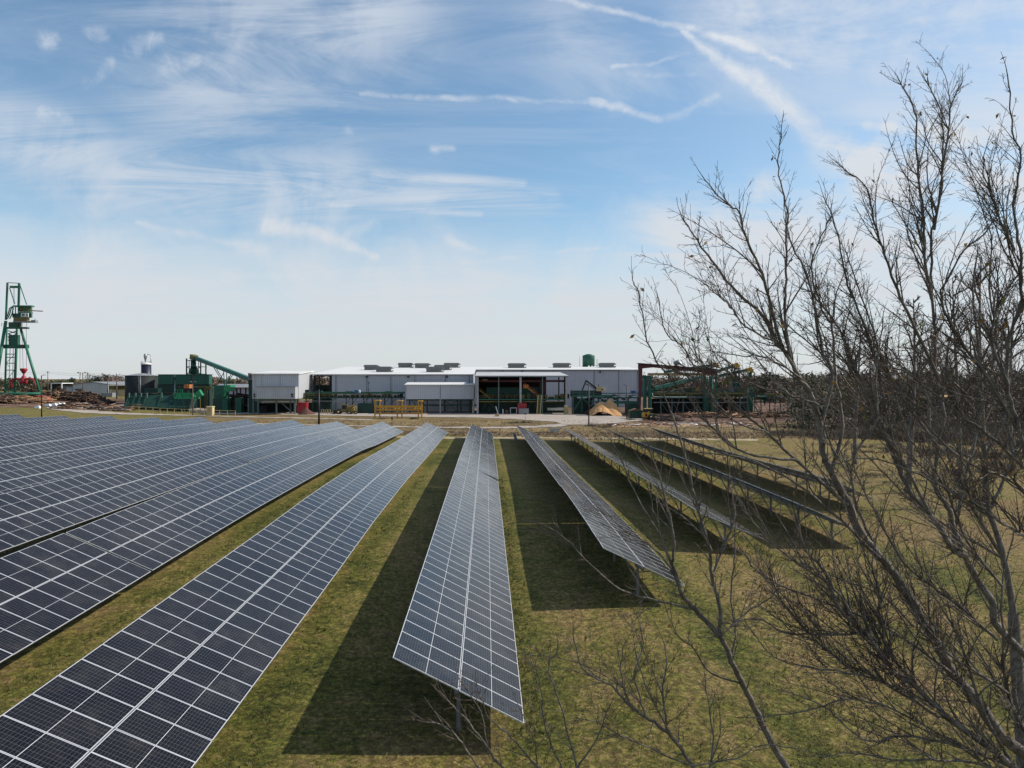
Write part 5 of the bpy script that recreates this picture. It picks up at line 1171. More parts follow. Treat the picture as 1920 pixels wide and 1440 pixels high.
log_pile('scattered_logs','low spread of split pale planks between the dark pile and the green deck',95,236,752,236,16,380,7,['log_tan','log_cut','log_brown','log_brown','reddirt','concrete'],.35,(1.2,4),lambda u:.3+.2*math.sin(14*u),rad=(.08,.18))
log_pile('scattered_logs','scattered pale logs and slabs on the dirt at the far right of the yard',1290,1480,774,206,16,420,8,['log_tan','log_cut','log_brown','reddirt'],.6,(1.5,5),lambda u:.5+.4*math.sin(17*u)**2,rad=(.08,.22))
log_pile('branch_debris','low line of white and grey broken branches at the edge of the dirt yard',1150,1420,792,170,7,190,9,['log_cut','wood_pole','white','wood_pole'],.45,(1,4),lambda u:.6,rad=(.04,.11))
log_pile('branch_debris','brown brush heap right of the yellow loader',1233,1290,781,190,8,160,10,['log_brown','wood_pole','log_brown'],1,(1,4),rad=(.05,.12))
rnd=random.Random(55)
for k,(px,py,w,lab) in enumerate(((71,763.5,1.0,'small white block at the foot of the black lamp post'),(90,760,1.1,'leftmost white block of the row on the grey path'),(101,758.5,1.2,'middle white block of the row on the grey path'),(108,758,1.3,'larger right white block on the grey path'),(117,757.5,1.2,'rightmost white block by the scattered planks'))):
    p=hit(px,py+2); mb=MB(); n=9; pts=[]
    mb.add([(p.x-w,p.y-.5,p.z-.1),(p.x+w*.9,p.y-.6,p.z-.1),(p.x+w,p.y+.6,p.z-.1),(p.x-w*.8,p.y+.5,p.z-.1),(p.x-w*.8,p.y-.4,p.z+.75),(p.x+w*.5,p.y-.4,p.z+.95),(p.x+w*.8,p.y+.4,p.z+.6),(p.x-w*.6,p.y+.4,p.z+.7)],[(0,3,2,1),(4,5,6,7),(0,1,5,4),(1,2,6,5),(2,3,7,6),(3,0,4,7)])
    tag(mb.build('concrete_block',M['white'],origin=p),lab,'concrete block','white blocks by the grey path')
# ------------------------------------------------------------------ vegetation
M['bark']=mat('grey_bark',(.17,.15,.128),.85,var=.45,scale=7,bump=.5,dirt=(.05,.043,.036),dirt_amt=.85)
M['twig']=mat('brown_twig',(.095,.066,.052),.7,var=.35,scale=6)
M['leaf']=mat('dry_leaf',(.32,.17,.04),.7,var=.5,scale=9)
M['leaf_green']=mat('yellow_green_leaf',(.2,.17,.03),.7,var=.4,scale=9)
def crom(pts,k):
    out=[]; n=len(pts)
    for i in range(n-1):
        p0=pts[max(i-1,0)];p1=pts[i];p2=pts[i+1];p3=pts[min(i+2,n-1)]
        for j in range(k):
            t=j/k; out.append(.5*((2*p1)+(p2-p0)*t+(2*p0-5*p1+4*p2-p3)*t*t+(3*p1-p0-3*p2+p3)*t*t*t))
    out.append(pts[-1].copy()); return out
def rot_about(d,ang,rnd):
    a=Vector((rnd.gauss(0,1),rnd.gauss(0,1),rnd.gauss(0,1))); a=(a-d*a.dot(d)).normalized()
    return (d*math.cos(ang)+a*math.sin(ang)).normalized()
class Tree:
    def __init__(s,seed): s.r=random.Random(seed); s.trunk=MB(); s.br=MB(); s.tw=MB(); s.tips=[]; s.limbs=[]
    def shoot(s,p,d,L,r,lev,upw=.1):
        rnd=s.r; n=max(3,int(L/(.09 if lev>=2 else .13))); n=min(n,14); seg=L/n; pts=[p.copy()]; dd=d.copy()
        curve=Vector((rnd.gauss(0,1),rnd.gauss(0,1),rnd.gauss(0,.6)))*.05
        for i in range(n):
            dd=(dd+curve+Vector((rnd.gauss(0,1),rnd.gauss(0,1),rnd.gauss(0,1)))*(.075 if lev<2 else .11)+Vector((0,0,upw))).normalized(); pts.append(pts[-1]+dd*seg)
        rad=[max(.0022,r*(1-.8*i/n)) for i in range(n+1)]
        (s.br if lev<=1 else s.tw).path(pts,rad,5 if lev<=1 else 3,0,True,False)
        if lev<3:
            if lev==1: k=int(L/.085)
            else: k=int(L/.11)
            for j in range(k):
                t=rnd.uniform(.12,.97); i=min(n-1,int(t*n)); q=pts[i].lerp(pts[i+1],t*n-i); dq=(pts[i+1]-pts[i]).normalized()
                l2=L*(1-t*.75)*rnd.uniform(.18,.5)
                if l2<.05: l2=.05
                s.shoot(q,rot_about(dq,R(rnd.uniform(25,58)),rnd),min(l2,.75),max(.0026,rad[i]*.5),lev+1,.04)
        else: s.tips.append(pts[-1])
        if lev==2: s.tips.append(pts[-1])
    def limb(s,px,Y0,Y1,w0,w1,dens=1.0,first=False,L=(.25,.85)):
        # px: picture-plane sketch of the limb, given its own distance at both ends
        rnd=s.r; n=len(px); raw=[W(x,y,Y0+(Y1-Y0)*i/(n-1)) for i,(x,y) in enumerate(px)]
        for i in range(1,n-1): raw[i]=raw[i]+Vector((0,rnd.gauss(0,.05),0))
        pts=crom(raw,5); k=len(pts)
        for i in range(1,k-1): pts[i]=pts[i]+Vector((rnd.gauss(0,.006),rnd.gauss(0,.012),rnd.gauss(0,.006)))
        r0,r1=w0*.39*Y0/F,w1*.43*Y1/F
        rad=[r0+(r1-r0)*(i/(k-1))**.8 for i in range(k)]
        (s.trunk if first else s.br).path(pts,rad,8 if w0>6 else 6,0,True,False)
        s.limbs.append((pts,rad)); tot=sum((pts[i+1]-pts[i]).length for i in range(k-1)); cnt=int(tot*11*dens)
        for j in range(cnt):
            t=rnd.uniform(.12,1.0)**.9; i=min(k-2,int(t*(k-1))); f=t*(k-1)-i; q=pts[i].lerp(pts[i+1],f); d=(pts[i+1]-pts[i]).normalized()
            lev=1 if rnd.random()<.42 else 2
            l=rnd.uniform(*L)*(1-.55*t) if lev==1 else rnd.uniform(.12,.45)
            s.shoot(q,rot_about(d,R(rnd.uniform(20,50)),rnd),l,min(rad[i]*.55,.009 if lev==1 else .004),lev,.05 if lev==1 else .03)
        s.shoot(pts[-1],(pts[-1]-pts[-2]).normalized(),.28,rad[-1],2,.02)
        return pts
    def rods(s,n,L=(.6,1.7),lean=(-.45,0,.9),bole=False):      # further rods thrown up from the limbs
        rnd=s.r; ln=Vector(lean)
        for k in range(n):
            pts,rad=s.limbs[0] if bole else rnd.choice(s.limbs); i=int(rnd.uniform(.05,.45 if bole else .6)*(len(pts)-1)); d=(pts[i+1]-pts[i]).normalized()
            d=(d*.55+ln*.55+Vector((rnd.gauss(0,.3),rnd.gauss(0,.35),rnd.gauss(0,.2)))).normalized()
            s.shoot(pts[i],d,rnd.uniform(*L),min(rad[i]*.7,.013),1,.035)
    def root_down(s,px,Y,w):     # bole from the first sketched point down to the ground
        p=W(px[0],px[1],Y); g=gz(p.x+.5,Y); q=Vector((p.x+.45,Y+.1,g-.2)); r=w*.39*Y/F
        s.trunk.path([q,q.lerp(p,.35)+Vector((.05,0,0)),q.lerp(p,.7)+Vector((.02,0,0)),p],[r*1.6,r*1.3,r*1.12,r],10,0,True,False); return q
    def finish(s,name,label,base,leaves=40,grp=None,cat='tree'):
        root=thing(name,label,cat,base,grp)
        if s.trunk.v: s.trunk.build('trunk',M['bark'],root)
        if s.br.v: s.br.build('branches',M['bark'],root)
        s.tw.build('twigs',M['twig'],root)
        if leaves and s.tips:
            mb=MB()
            for k in range(leaves):
                p=s.r.choice(s.tips); a=rot_about(Vector((0,0,-1)),R(s.r.uniform(10,80)),s.r); b=rot_about(a,R(90),s.r); c=a.cross(b); l=s.r.uniform(.045,.08)
                mb.add([p,p+a*l*.5+b*l*.26+c*l*.08,p+a*l,p+a*l*.5-b*l*.26+c*l*.08],[(0,1,2),(0,2,3)],s.r.choice([0,0,1]))
            mb.build('leaves',[M['leaf'],M['leaf_green']],root)
        return root
# leftmost slim tree: one crooked stem that forks into fans of rods
T=Tree(1)
base=T.root_down((1500,1480),9.4,20)
T.limb([(1500,1480),(1452,1400),(1420,1335),(1393,1284),(1370,1238),(1350,1193),(1302,1142),(1276,1110),(1262,1064)],9.4,8.9,19,9,.8,True)
T.limb([(1265,1080),(1240,1040),(1200,1012),(1178,1000),(1150,975),(1120,955)],8.9,8.6,6,2,.9)
T.limb([(1262,1064),(1262,1010),(1251,954),(1240,905),(1225,860),(1212,825)],8.9,8.8,7,2.5,1.2)
T.limb([(1262,1064),(1235,1000),(1205,950),(1180,900),(1160,850),(1140,820)],8.9,8.5,6,2,1)
T.limb([(1350,1193),(1352,1147),(1338,1073),(1328,1028),(1315,977),(1297,917),(1283,849),(1262,780),(1245,740)],9.0,9.0,11,3,1.1)
T.limb([(1370,1238),(1378,1180),(1375,1120),(1376,1050),(1380,980)],9.1,9.4,6,2.5,1)
T.limb([(1338,1073),(1360,1020),(1372,960),(1368,900),(1372,850)],9.0,9.2,6,2,1)
T.limb([(1302,1142),(1230,1128),(1160,1100),(1110,1060),(1062,1010),(1020,985)],9.0,8.4,6,2,.8)
T.limb([(1350,1193),(1400,1150),(1440,1110),(1462,1070)],9.0,9.4,5,2,1)
T.limb([(1393,1284),(1330,1260),(1300,1215),(1270,1190),(1245,1130)],9.2,8.8,5,2,.9)
T.rods(18,(.3,.9))
T.finish('bare_tree','slim bare tree whose single crooked stem leans left over the open grass',base,22)
# sapling at the bottom
T=Tree(2); base=T.root_down((1320,1480),8.2,13)
T.limb([(1320,1480),(1297,1436),(1251,1371),(1210,1344),(1178,1321),(1150,1289),(1120,1270),(1090,1250),(1075,1190)],8.2,7.8,11,2.5,1,True)
T.limb([(1251,1371),(1245,1300),(1252,1250),(1243,1200)],8.1,8.2,6,2,1.2)
T.limb([(1178,1321),(1165,1260),(1170,1210)],8.0,8.0,4,2,1.1); T.limb([(1210,1344),(1190,1270),(1205,1215),(1200,1170)],8.0,8.2,5,2,1.2)
T.limb([(1297,1436),(1380,1420),(1440,1405),(1520,1410)],8.2,8.4,4,2,1); T.limb([(1297,1436),(1200,1400),(1120,1355),(1090,1350)],8.2,7.8,4,2,.9)
T.limb([(1320,1480),(1340,1400),(1330,1330),(1322,1270)],8.2,8.5,6,2,1.1)
T.rods(6)
T.finish('bare_sapling','bare branching sapling at the bottom edge, left of the slim crooked tree',base,14)
T=Tree(3); base=T.root_down((1110,1500),7.8,12)
for pts,w in (([(1110,1500),(1083,1440),(1070,1390),(1045,1300),(1030,1260),(1045,1220)],8),([(1052,1440),(1025,1370),(1015,1300),(1003,1240)],6),([(1060,1470),(1008,1440),(960,1384),(920,1355),(898,1300)],7),([(1020,1480),(948,1440),(913,1401),(885,1365),(850,1330),(828,1300)],7),([(980,1490),(903,1440),(860,1388),(830,1362),(800,1353)],6),([(913,1401),(905,1350),(880,1300),(862,1275)],4),([(1083,1440),(1120,1390),(1140,1330)],5),([(1008,1440),(1000,1380),(975,1330)],4)):
    T.limb(pts,7.8,7.5,w,2,.85,w==8,L=(.2,.7))
T.finish('bare_bush','thin bare shoots fanning over the solar row tip at the bottom edge',base,6,cat='bush')
# main tree: thick lichen-grey bole leaning left, long rods
T=Tree(4); base=T.root_down((1960,1440),9.6,36)
T.limb([(1960,1440),(1880,1381),(1834,1317),(1788,1266),(1765,1220),(1733,1163),(1706,1119),(1678,1074),(1650,1047),(1617,1002),(1589,947),(1556,886),(1544,849),(1539,800)],9.6,8.8,31,13,.8,True)
T.limb([(1541,830),(1525,740),(1505,712),(1480,665),(1455,642),(1431,591),(1383,549),(1336,487),(1303,450),(1281,412)],8.8,8.4,15,2.5,1.2)
T.limb([(1497,702),(1470,640),(1431,516),(1400,450),(1383,402),(1355,374),(1317,330)],8.6,8.3,9,2,1.3)
T.limb([(1480,665),(1473,600),(1474,525),(1474,440),(1473,383),(1466,310),(1465,250)],8.6,8.7,8,2,1.3)
T.limb([(1539,800),(1560,700),(1548,660),(1530,580),(1510,520),(1480,450),(1473,400)],8.8,9.0,10,2.5,1.2)
T.limb([(1556,886),(1575,800),(1572,700),(1560,620),(1536,570),(1520,500),(1545,430),(1560,400)],8.8,9.1,9,2,1.2)
T.limb([(1505,712),(1440,672),(1395,668),(1345,660)],8.5,8.2,5,2,1)
T.limb([(1455,642),(1400,610),(1370,575),(1335,545),(1318,530)],8.4,8.0,5,2,1.1)
T.limb([(1536,760),(1470,735),(1400,722),(1352,690),(1305,690)],8.7,8.2,6,2,1)
T.limb([(1589,947),(1500,865),(1440,812),(1390,770),(1330,735),(1290,705),(1262,690)],8.9,8.2,9,2.5,1)
T.limb([(1440,812),(1380,790),(1330,740),(1285,660),(1250,620),(1235,560)],8.5,8.1,5,2,.8,L=(.12,.4))
T.limb([(1500,865),(1400,850),(1330,800),(1285,740),(1242,690),(1215,640),(1198,560),(1186,525)],8.6,8.0,7,2,.8,L=(.12,.4))
T.limb([(1650,1047),(1560,960),(1480,900),(1400,860),(1330,850)],9.0,8.4,9,2.5,1)
T.limb([(1706,1119),(1640,1010),(1600,930),(1600,860),(1640,780),(1650,700),(1655,600)],9.2,9.6,9,2.5,1)
T.limb([(1788,1266),(1700,1200),(1600,1150),(1500,1110),(1430,1080),(1390,1030)],9.3,8.5,9,2.5,1)
T.rods(85,(.5,1.5))
T.rods(20,(.7,1.4),(-.5,0,.8),True)
T.finish('bare_tree','large bare tree with a lichen grey bole leaning left across the solar rows',base,90)
# second large tree behind, more upright rods
T=Tree(5); base=T.root_down((2000,1300),11.2,46)
T.limb([(2000,1300),(1872,1180),(1855,1127),(1833,1085),(1803,1044),(1785,1030),(1767,1008),(1742,958),(1711,930),(1690,880),(1660,820),(1640,770)],11.2,10.4,19,9,.8,True)
T.limb([(1803,1044),(1790,990),(1769,947),(1755,913),(1758,835),(1765,780),(1761,714),(1756,620),(1747,535),(1752,431),(1761,383),(1766,298),(1761,218),(1738,155)],10.8,10.4,14,2.2,1.1)
T.limb([(1752,431),(1762,330),(1780,242),(1790,190),(1804,155)],10.4,10.6,6,2,1.2)
T.limb([(1747,560),(1735,480),(1733,402),(1724,280),(1709,213),(1686,150)],10.4,10.3,8,2,1.2)
T.limb([(1761,714),(1720,620),(1681,544),(1662,478),(1634,407),(1620,355),(1575,310)],10.5,10.1,9,2,1.2)
T.limb([(1690,880),(1665,780),(1650,700),(1615,600),(1580,520),(1572,440),(1545,370)],10.5,10.2,9,2,1.2)
T.limb([(1640,770),(1600,690),(1570,620),(1530,560),(1500,540)],10.4,10,8,2,1.1)
T.limb([(1785,1030),(1800,940),(1830,840),(1850,740),(1862,640),(1856,540),(1856,440),(1820,330)],10.8,11.2,10,2,1.1)
T.limb([(1740,955),(1680,850),(1640,790),(1610,720),(1560,680),(1480,610),(1450,575)],10.5,10,8,2,1)
T.limb([(1762,840),(1700,760),(1660,690),(1632,600),(1600,530),(1585,470)],10.5,10.2,7,2,1.1)
T.rods(120,(.5,1.6))
T.finish('bare_tree','tall bare tree behind the leaning one, its upright rods reaching highest',base,100)
# right edge tree
T=Tree(6); base=T.root_down((2060,1100),8.3,40)
T.limb([(2060,1100),(1960,960),(1925,880),(1905,800),(1890,720),(1900,640),(1915,560),(1903,470),(1903,383),(1908,300),(1908,242),(1889,140)],8.3,8.0,14,2.5,1,True)
T.limb([(1905,800),(1840,700),(1800,620),(1770,560),(1800,480),(1850,430),(1856,383)],8.2,8.0,9,2,1.2)
T.limb([(1925,880),(1850,820),(1780,760),(1700,700),(1640,680),(1570,640)],8.2,7.8,8,2,1)
T.limb([(1890,720),(1860,640),(1880,560),(1930,480),(1940,400)],8.1,8.2,8,2,1.2)
T.limb([(1960,960),(1900,900),(1820,870),(1740,800),(1690,740),(1600,730)],8.3,7.9,8,2,1)
T.limb([(1903,470),(1870,400),(1850,330),(1845,290)],8.0,8.0,5,2,1.2)
T.limb([(2040,1060),(1930,1010),(1840,960),(1740,900),(1640,860),(1560,870)],8.3,7.8,9,2,.9)
T.rods(90,(.5,1.4))
T.finish('bare_tree','bare tree at the right edge with dense dark rods and a few orange leaves',base,120)
# low limbs sweeping from the bottom right corner
T=Tree(7); base=T.root_down((1990,1560),8.6,40)
T.limb([(1990,1560),(1900,1440),(1783,1350),(1720,1290),(1668,1252),(1618,1183),(1572,1142),(1549,1073),(1512,1032),(1490,960)],8.6,8.2,20,4,.8,True)
T.limb([(1720,1290),(1640,1200),(1560,1190),(1480,1190),(1420,1160),(1370,1170)],8.5,8.0,8,2,1)
T.limb([(1783,1350),(1700,1300),(1600,1260),(1520,1250),(1450,1230),(1400,1170)],8.5,8.0,7,2,1)
T.limb([(1900,1440),(1800,1400),(1700,1385),(1610,1380),(1550,1330),(1450,1290)],8.6,8.0,8,2,1)
T.limb([(1668,1252),(1650,1160),(1640,1080),(1600,1000),(1580,940)],8.4,8.5,8,2,1)
T.limb([(1618,1183),(1560,1100),(1500,1060),(1440,1010),(1400,960),(1370,900)],8.3,8.0,7,2,1.1)
T.limb([(1990,1560),(1930,1400),(1890,1300),(1870,1200),(1880,1100),(1900,1000)],8.6,8.9,12,2.5,.8)
T.limb([(1900,1440),(1840,1330),(1800,1200),(1760,1130),(1700,1060)],8.6,8.6,9,2,.9)
T.limb([(1890,1300),(1800,1240),(1720,1180),(1660,1120),(1560,1080),(1480,1050)],8.6,8.2,8,2,.9)
T.limb([(1940,1500),(1860,1440),(1760,1420),(1680,1430),(1600,1410),(1540,1420)],8.6,8.1,8,2,.9)
T.limb([(1860,1440),(1700,1340),(1600,1310),(1500,1330),(1400,1345)],8.6,8.1,6,2,.9)
T.limb([(1760,1345),(1640,1270),(1560,1230),(1470,1130),(1440,1060),(1400,1010)],8.5,8.2,7,2,.9)
T.limb([(1870,1200),(1780,1120),(1700,1060),(1640,960),(1600,880),(1540,820)],8.7,8.3,8,2,.9)
T.limb([(1880,1100),(1820,1020),(1760,900),(1700,820),(1680,740)],8.8,8.5,7,2,.9)
T.rods(215,(.5,1.5))
T.rods(10,(.8,1.6),(-.5,0,.8),True)
T.finish('bare_tree','low bare tree sweeping out of the bottom right corner',base,70)

T=Tree(8); base=T.root_down((1900,1150),16,26)
T.limb([(1900,1150),(1885,1050),(1860,950),(1850,850),(1835,760),(1838,660),(1825,560),(1832,480)],16,15.6,17,3,.9,True)
T.limb([(1885,1050),(1830,960),(1790,880),(1765,800),(1730,720),(1715,640)],16,15.4,9,2,1); T.limb([(1860,950),(1900,860),(1925,760),(1930,660)],16,16.4,9,2,1)
T.limb([(1850,850),(1800,770),(1780,690),(1790,600)],15.8,15.6,7,2,1); T.limb([(1885,1050),(1800,1000),(1720,950),(1660,890),(1610,840)],16,15.2,8,2,1)
T.limb([(1860,950),(1780,920),(1700,850),(1640,780),(1600,740)],16,15.2,7,2,1); T.limb([(1850,850),(1890,760),(1880,660),(1895,560)],15.8,16,7,2,1)
T.rods(90,(.8,2.4),(-.3,0,.95))
T.finish('bare_tree','finer bare tree farther back, its brown twigs filling the gap before the right edge',base,60)

# far wood and single trees ----------------------------------------------------
def foliage_mat(nm,c,v=.5):
    return mat(nm,c,.9,var=v,scale=.35)
M['wood_brown']=foliage_mat('winter_twig_haze',(.19,.14,.11)); M['wood_dark']=foliage_mat('evergreen_foliage',(.055,.066,.04)); M['wood_olive']=foliage_mat('olive_foliage',(.12,.105,.055))
def crown(mb,c,rx,rz,n,rnd,m,s=1.0,ry=None):
    ry=ry or rx
    lob=[(Vector((rnd.gauss(0,.45)*rx,rnd.gauss(0,.45)*ry,rnd.uniform(-.6,.7)*rz)),rnd.uniform(.35,.6)) for _ in range(7)]
    for k in range(n):
        o,f=rnd.choice(lob); d=Vector((rnd.gauss(0,1),rnd.gauss(0,1),rnd.gauss(0,1))).normalized()*(rnd.random()**.4)
        p=c+o+Vector((d.x*rx*f,d.y*ry*f,d.z*rz*f)); q=s*rnd.uniform(.5,1.3)
        a=Vector((rnd.gauss(0,1),rnd.gauss(0,1),rnd.gauss(0,1))).normalized()*q; b=Vector((rnd.gauss(0,1),rnd.gauss(0,1),rnd.gauss(0,1))).normalized()*q*.7
        mb.add([p,p+a,p+a*.4+b],[(0,1,2)],m)
rnd=random.Random(77); mb=MB()
def wood(px0,px1,yt,Ya,Yb,n,mix,jit=2.0,fac=150,size=1.7):
    for k in range(n):
        px=rnd.uniform(px0,px1); Y=rnd.uniform(Ya,Yb); ytp=yt(px)+abs(rnd.gauss(0,jit)); p=on(px,Y); zt=WZ(px,ytp,Y); h=max(3,zt-p.z); m=rnd.choice(mix); r=rnd.uniform(.22,.36)*h+1.2
        mb.tube(p,(p.x,p.y,p.z+h*.6),.13,.07,5,3)
        crown(mb,Vector((p.x,p.y,p.z+h*.47)),r,h*.53,fac,rnd,m,size,r)
        crown(mb,Vector((p.x+rnd.uniform(-3,3),p.y-2,p.z+h*.16)),r*1.1,h*.16,fac//2,rnd,rnd.choice(mix),size,r)
wood(-160,300,lambda x:710 if x<90 else 713,440,540,190,[0,1,1,2])
wood(300,640,lambda x:708,420,470,130,[0,0,0,1])
wood(560,640,lambda x:701,400,440,26,[0,2,0,1])
wood(1200,1480,lambda x:702,430,500,110,[0,0,1])
wood(1420,2200,lambda x:700-max(0,(x-1500))*.012,330,420,250,[0,0,1,1,2],2.5,150)
wood(1500,2300,lambda x:699-max(0,(x-1600))*.02,150,290,260,[0,0,2,1],7,340,.8)
o=mb.build('woodland',[M['wood_brown'],M['wood_dark'],M['wood_olive'],M['wood_pole']]); o['kind']='stuff'; o['label']='brown and dark green winter treeline beyond the mill'
# two big single trees behind the grey warehouse
for (px,yt,Y,r,m,lab,sd) in ((186,702.5,420,6.4,'wood_dark','dark rounded evergreen tree standing behind the grey warehouse',5),(207,702,425,6.8,'wood_brown','brown bare-crowned tree right of the dark evergreen behind the warehouse',6),(134,708.5,450,4.5,'wood_dark','small dark pointed tree behind the white framed shed',7)):
    root=TH('tree',lab,'tree',px,Y); p=on(px,Y); h=WZ(px,yt,Y)-p.z; rnd2=random.Random(sd); mb=MB(); mb.tube(p,(p.x+.3,p.y,p.z+h*.7),.4,.15,8); mb.build('trunk',M['wood_pole'],root)
    mb=MB(); crown(mb,Vector((p.x,p.y,p.z+h*.62)),r,h*.42,1500,rnd2,0,.8); mb.build('crown',M[m],root)
# bare trees standing in the scrub on the right
def bare_mid(px,Y,ytop,w,seed,label):
    rnd=random.Random(seed); p=on(px,Y); zt=WZ(px,ytop,Y); h=zt-p.z; tr=MB(); br=MB()
    pts=[p+Vector((math.sin(t*3+seed)*.02*h,0,h*t)) for t in [k/8 for k in range(9)]]; r=w*Y/F/2
    tr.path(pts,[r*(1-.85*k/8) for k in range(9)],8)
    def sh(q,d,L,r,lev):
        n=5; P_=[q]; dd=d
        for i in range(n): dd=(dd+Vector((rnd.gauss(0,.12),rnd.gauss(0,.12),rnd.gauss(0,.12)+.07))).normalized(); P_.append(P_[-1]+dd*L/n)
        br.path(P_,[max(.012,r*(1-.75*i/n)) for i in range(n+1)],4 if lev<2 else 3,0,True,False)
        if lev<3:
            for j in range(7 if lev<2 else 6):
                t=rnd.uniform(.2,1); i=min(n-1,int(t*n)); sh(P_[i].lerp(P_[i+1],t*n-i),rot_about((P_[i+1]-P_[i]).normalized(),R(rnd.uniform(25,60)),rnd),L*rnd.uniform(.3,.55),r*.45,lev+1)
    for k in range(15):
        t=rnd.uniform(.3,.98); i=min(7,int(t*8)); q=pts[i].lerp(pts[i+1],t*8-i); a=rnd.uniform(0,6.28); sh(q,Vector((math.cos(a),math.sin(a),rnd.uniform(.5,1.3))).normalized(),h*(1.05-t)*.5,r*.4,1)
    root=thing('bare_tree',label,'tree',p,'bare trees in the scrub on the right'); tr.build('trunk',M['bark'],root); br.build('branches',M['twig'],root)
for k,(px,Y,yt,w,lab) in enumerate(((1608,95,600,8,'distant bare tree standing alone left of the scrub, slim straight trunk'),(1707,70,560,12,'distant bare tree with a pale forked trunk rising from the scrub'),(1662,110,640,7,'short distant bare tree between two taller ones in the scrub'),(1792,80,520,10,'tall distant bare tree straight above the scrub behind the rods'),(1845,62,480,12,'tallest distant bare trunk near the right edge'),(1900,88,560,10,'distant bare tree cut by the right edge'),(1745,125,630,8,'small far bare tree on the dry bank'),(1960,75,500,12,'distant bare tree just outside the right edge'))):
    if px<1925: bare_mid(px,Y,yt,w,300+k,lab)
# undergrowth scrub on the right and weeds on the dry bank
rnd=random.Random(91); mb=MB()
def blades(mb,p,h,n,sp,m,w=.03):
    for k in range(n):
        a=rnd.uniform(0,6.28); d=Vector((math.cos(a)*sp*rnd.random(),math.sin(a)*sp*rnd.random(),0)); q=p+d*.5; t=q+Vector((d.x,d.y,h*rnd.uniform(.5,1.1))); s=Vector((-math.sin(a),math.cos(a),0))*w
        mb.add([q-s,q+s,t],[(0,1,2)],m)
for k in range(11000):
    Y=rnd.uniform(134,152) if rnd.random()<.6 else rnd.uniform(150,196); X=rnd.uniform(-120,95); p=Vector((X,Y,gz(X,Y)-.03))
    if Y>150 and rnd.random()<.35: continue
    blades(mb,p,rnd.uniform(.15,.55),6,rnd.uniform(.3,.8),rnd.choice([0,0,1,2,2]),.05)
o=mb.build('dry_weeds',[M['wood_brown'],M['wood_olive'],M['log_tan']]); o['kind']='stuff'; o['label']='dry brown and olive weeds on the bank beyond the panels'
mb=MB()
from mathutils import noise as mnz
for k in range(15000):
    px=rnd.uniform(1440,2300); Y=rnd.uniform(78,215); p=on(px,Y)
    d_=mnz.noise(Vector((p.x*.045,p.y*.06,3)))+.6*mnz.noise(Vector((p.x*.16,p.y*.2,8)))+(px-1600)/900+(.25 if 130<Y<170 else -.12)
    if d_<.12: continue
    h=.35+min(2.6,max(0,d_-.1)*3.0)*rnd.uniform(.35,1)
    if Y>125 and px>1520: h+=rnd.uniform(0,3.2)*min(1,(px-1520)/150)
    if Y<100 and rnd.random()<.6: continue
    n=16
    for j in range(n):
        d=Vector((rnd.gauss(0,.45),rnd.gauss(0,.45),1)).normalized()*h*rnd.uniform(.4,1); s=Vector((rnd.gauss(0,1),rnd.gauss(0,1),0)).normalized()*.045; q=p+Vector((rnd.gauss(0,.5),rnd.gauss(0,.5),-.1)); mb.add([q-s,q+s,q+d],[(0,1,2)],rnd.choice([0,0,1,1,2]))
        if rnd.random()<.5:
            e=rot_about(d.normalized(),R(40),rnd)*h*.35; q2=q+d*.5; mb.add([q2-s*.6,q2+s*.6,q2+e],[(0,1,2)],0)
o=mb.build('undergrowth',[M['wood_brown'],M['wood_olive'],M['log_brown']]); o['kind']='stuff'; o['label']='brown leafless undergrowth behind the bare trees on the right'
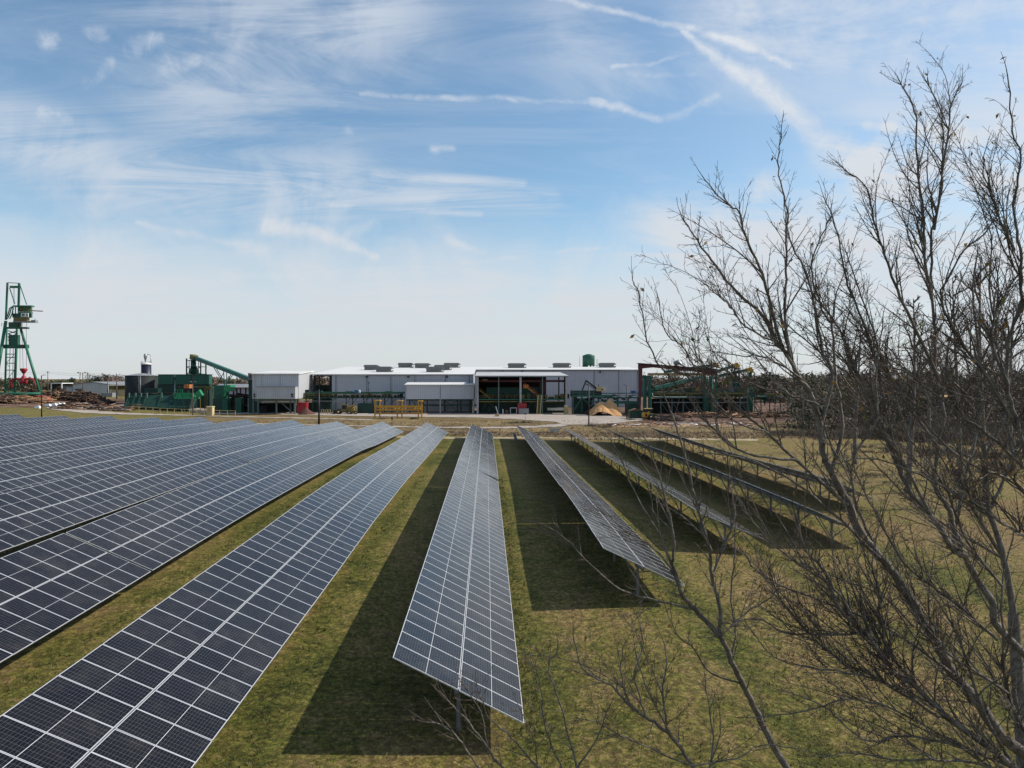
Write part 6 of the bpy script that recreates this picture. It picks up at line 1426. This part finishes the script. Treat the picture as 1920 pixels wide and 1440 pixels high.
# dark scrub clumps beside the lamp posts
def shrub(px,Y,w,h,label,m='wood_brown'):
    root=TH('shrub',label,'shrub',px,Y,'dry shrubs by the road'); p=on(px,Y); r2=random.Random(int(px)); mb=MB()
    for k in range(260):
        d=Vector((r2.gauss(0,.5),r2.gauss(0,.4),1)).normalized()*h*r2.uniform(.4,1.05); s=Vector((r2.gauss(0,1),r2.gauss(0,1),0)).normalized()*.035; q=p+Vector((r2.gauss(0,.3)*w,r2.gauss(0,.3),-.05)); mb.add([q-s,q+s,q+d],[(0,1,2)])
    mb.build('stems',M[m],root)
shrub(1110,172,3.2,1.4,'dry grey brown shrub around the lamp post left of the sawdust heap'); shrub(1135,168,3,1.2,'low shrub between the two right lamp posts')
shrub(365,200,3.6,1.0,'low reddish shrub at the foot of the twin lamp post'); shrub(345,196,2.5,.7,'small shrub left of the twin lamp post')
shrub(1183,196,2.4,1.0,'shrub at the foot of the lamp post right of the sawdust'); shrub(985,186,3.5,.8,'dark shrub by the small sign on the road island','wood_dark'); shrub(962,184,4.5,.8,'long dark shrub on the road island','wood_dark')
shrub(775,204,2.2,.9,'dark shrub under the yellow rack','wood_dark'); shrub(1022,150,3.2,.6,'low shrub left of the concrete barrier'); shrub(718,205,1.8,.8,'small brown shrub at the left foot of the yellow rack')
# short grass tufts giving the near field its pile
rnd=random.Random(17); mb=MB()
for k in range(46000):
    Y=12+46*rnd.random()**1.5; X=rnd.uniform(-.8,.78)*Y; X=min(X,34)
    if 1.2<((X+.85+2.2)%SP)<3.6 and X<28: continue
    h=rnd.uniform(.04,.11); p=Vector((X,Y,gz(X,Y)-.01)); blades(mb,p,h,4,.1,rnd.choice([0,0,1,2]),.012)
for k in range(3000):
    i_=rnd.choice([-2,-1,0,0,1,1,2]); Y=rnd.uniform(max(14,START.get(i_,14)),75); X=ROWX(i_)+rnd.choice([2.3,-.1,2.3])+rnd.gauss(0,.22); p=Vector((X,Y,gz(X,Y)-.01)); blades(mb,p,rnd.uniform(.1,.24),7,.14,rnd.choice([0,2,2,1]),.012)
for k in range(1500):
    Y=rnd.uniform(11,60); X=rnd.uniform(2,40)*Y/60+3; p=Vector((X,Y,gz(X,Y)-.01)); blades(mb,p,rnd.uniform(.1,.22),7,.16,rnd.choice([0,1,1,2]),.011)
M['tuft_green']=mat('grass_blade',(.05,.07,.013),.8,var=.4,scale=.5); M['tuft_straw']=mat('straw_blade',(.19,.145,.06),.8,var=.3,scale=.5); M['tuft_olive']=mat('olive_blade',(.1,.095,.024),.8,var=.3,scale=.5)
o=mb.build('grass_tufts',[M['tuft_olive'],M['tuft_straw'],M['tuft_green']]); o['kind']='stuff'; o['label']='short green and straw grass tufts between the solar rows'
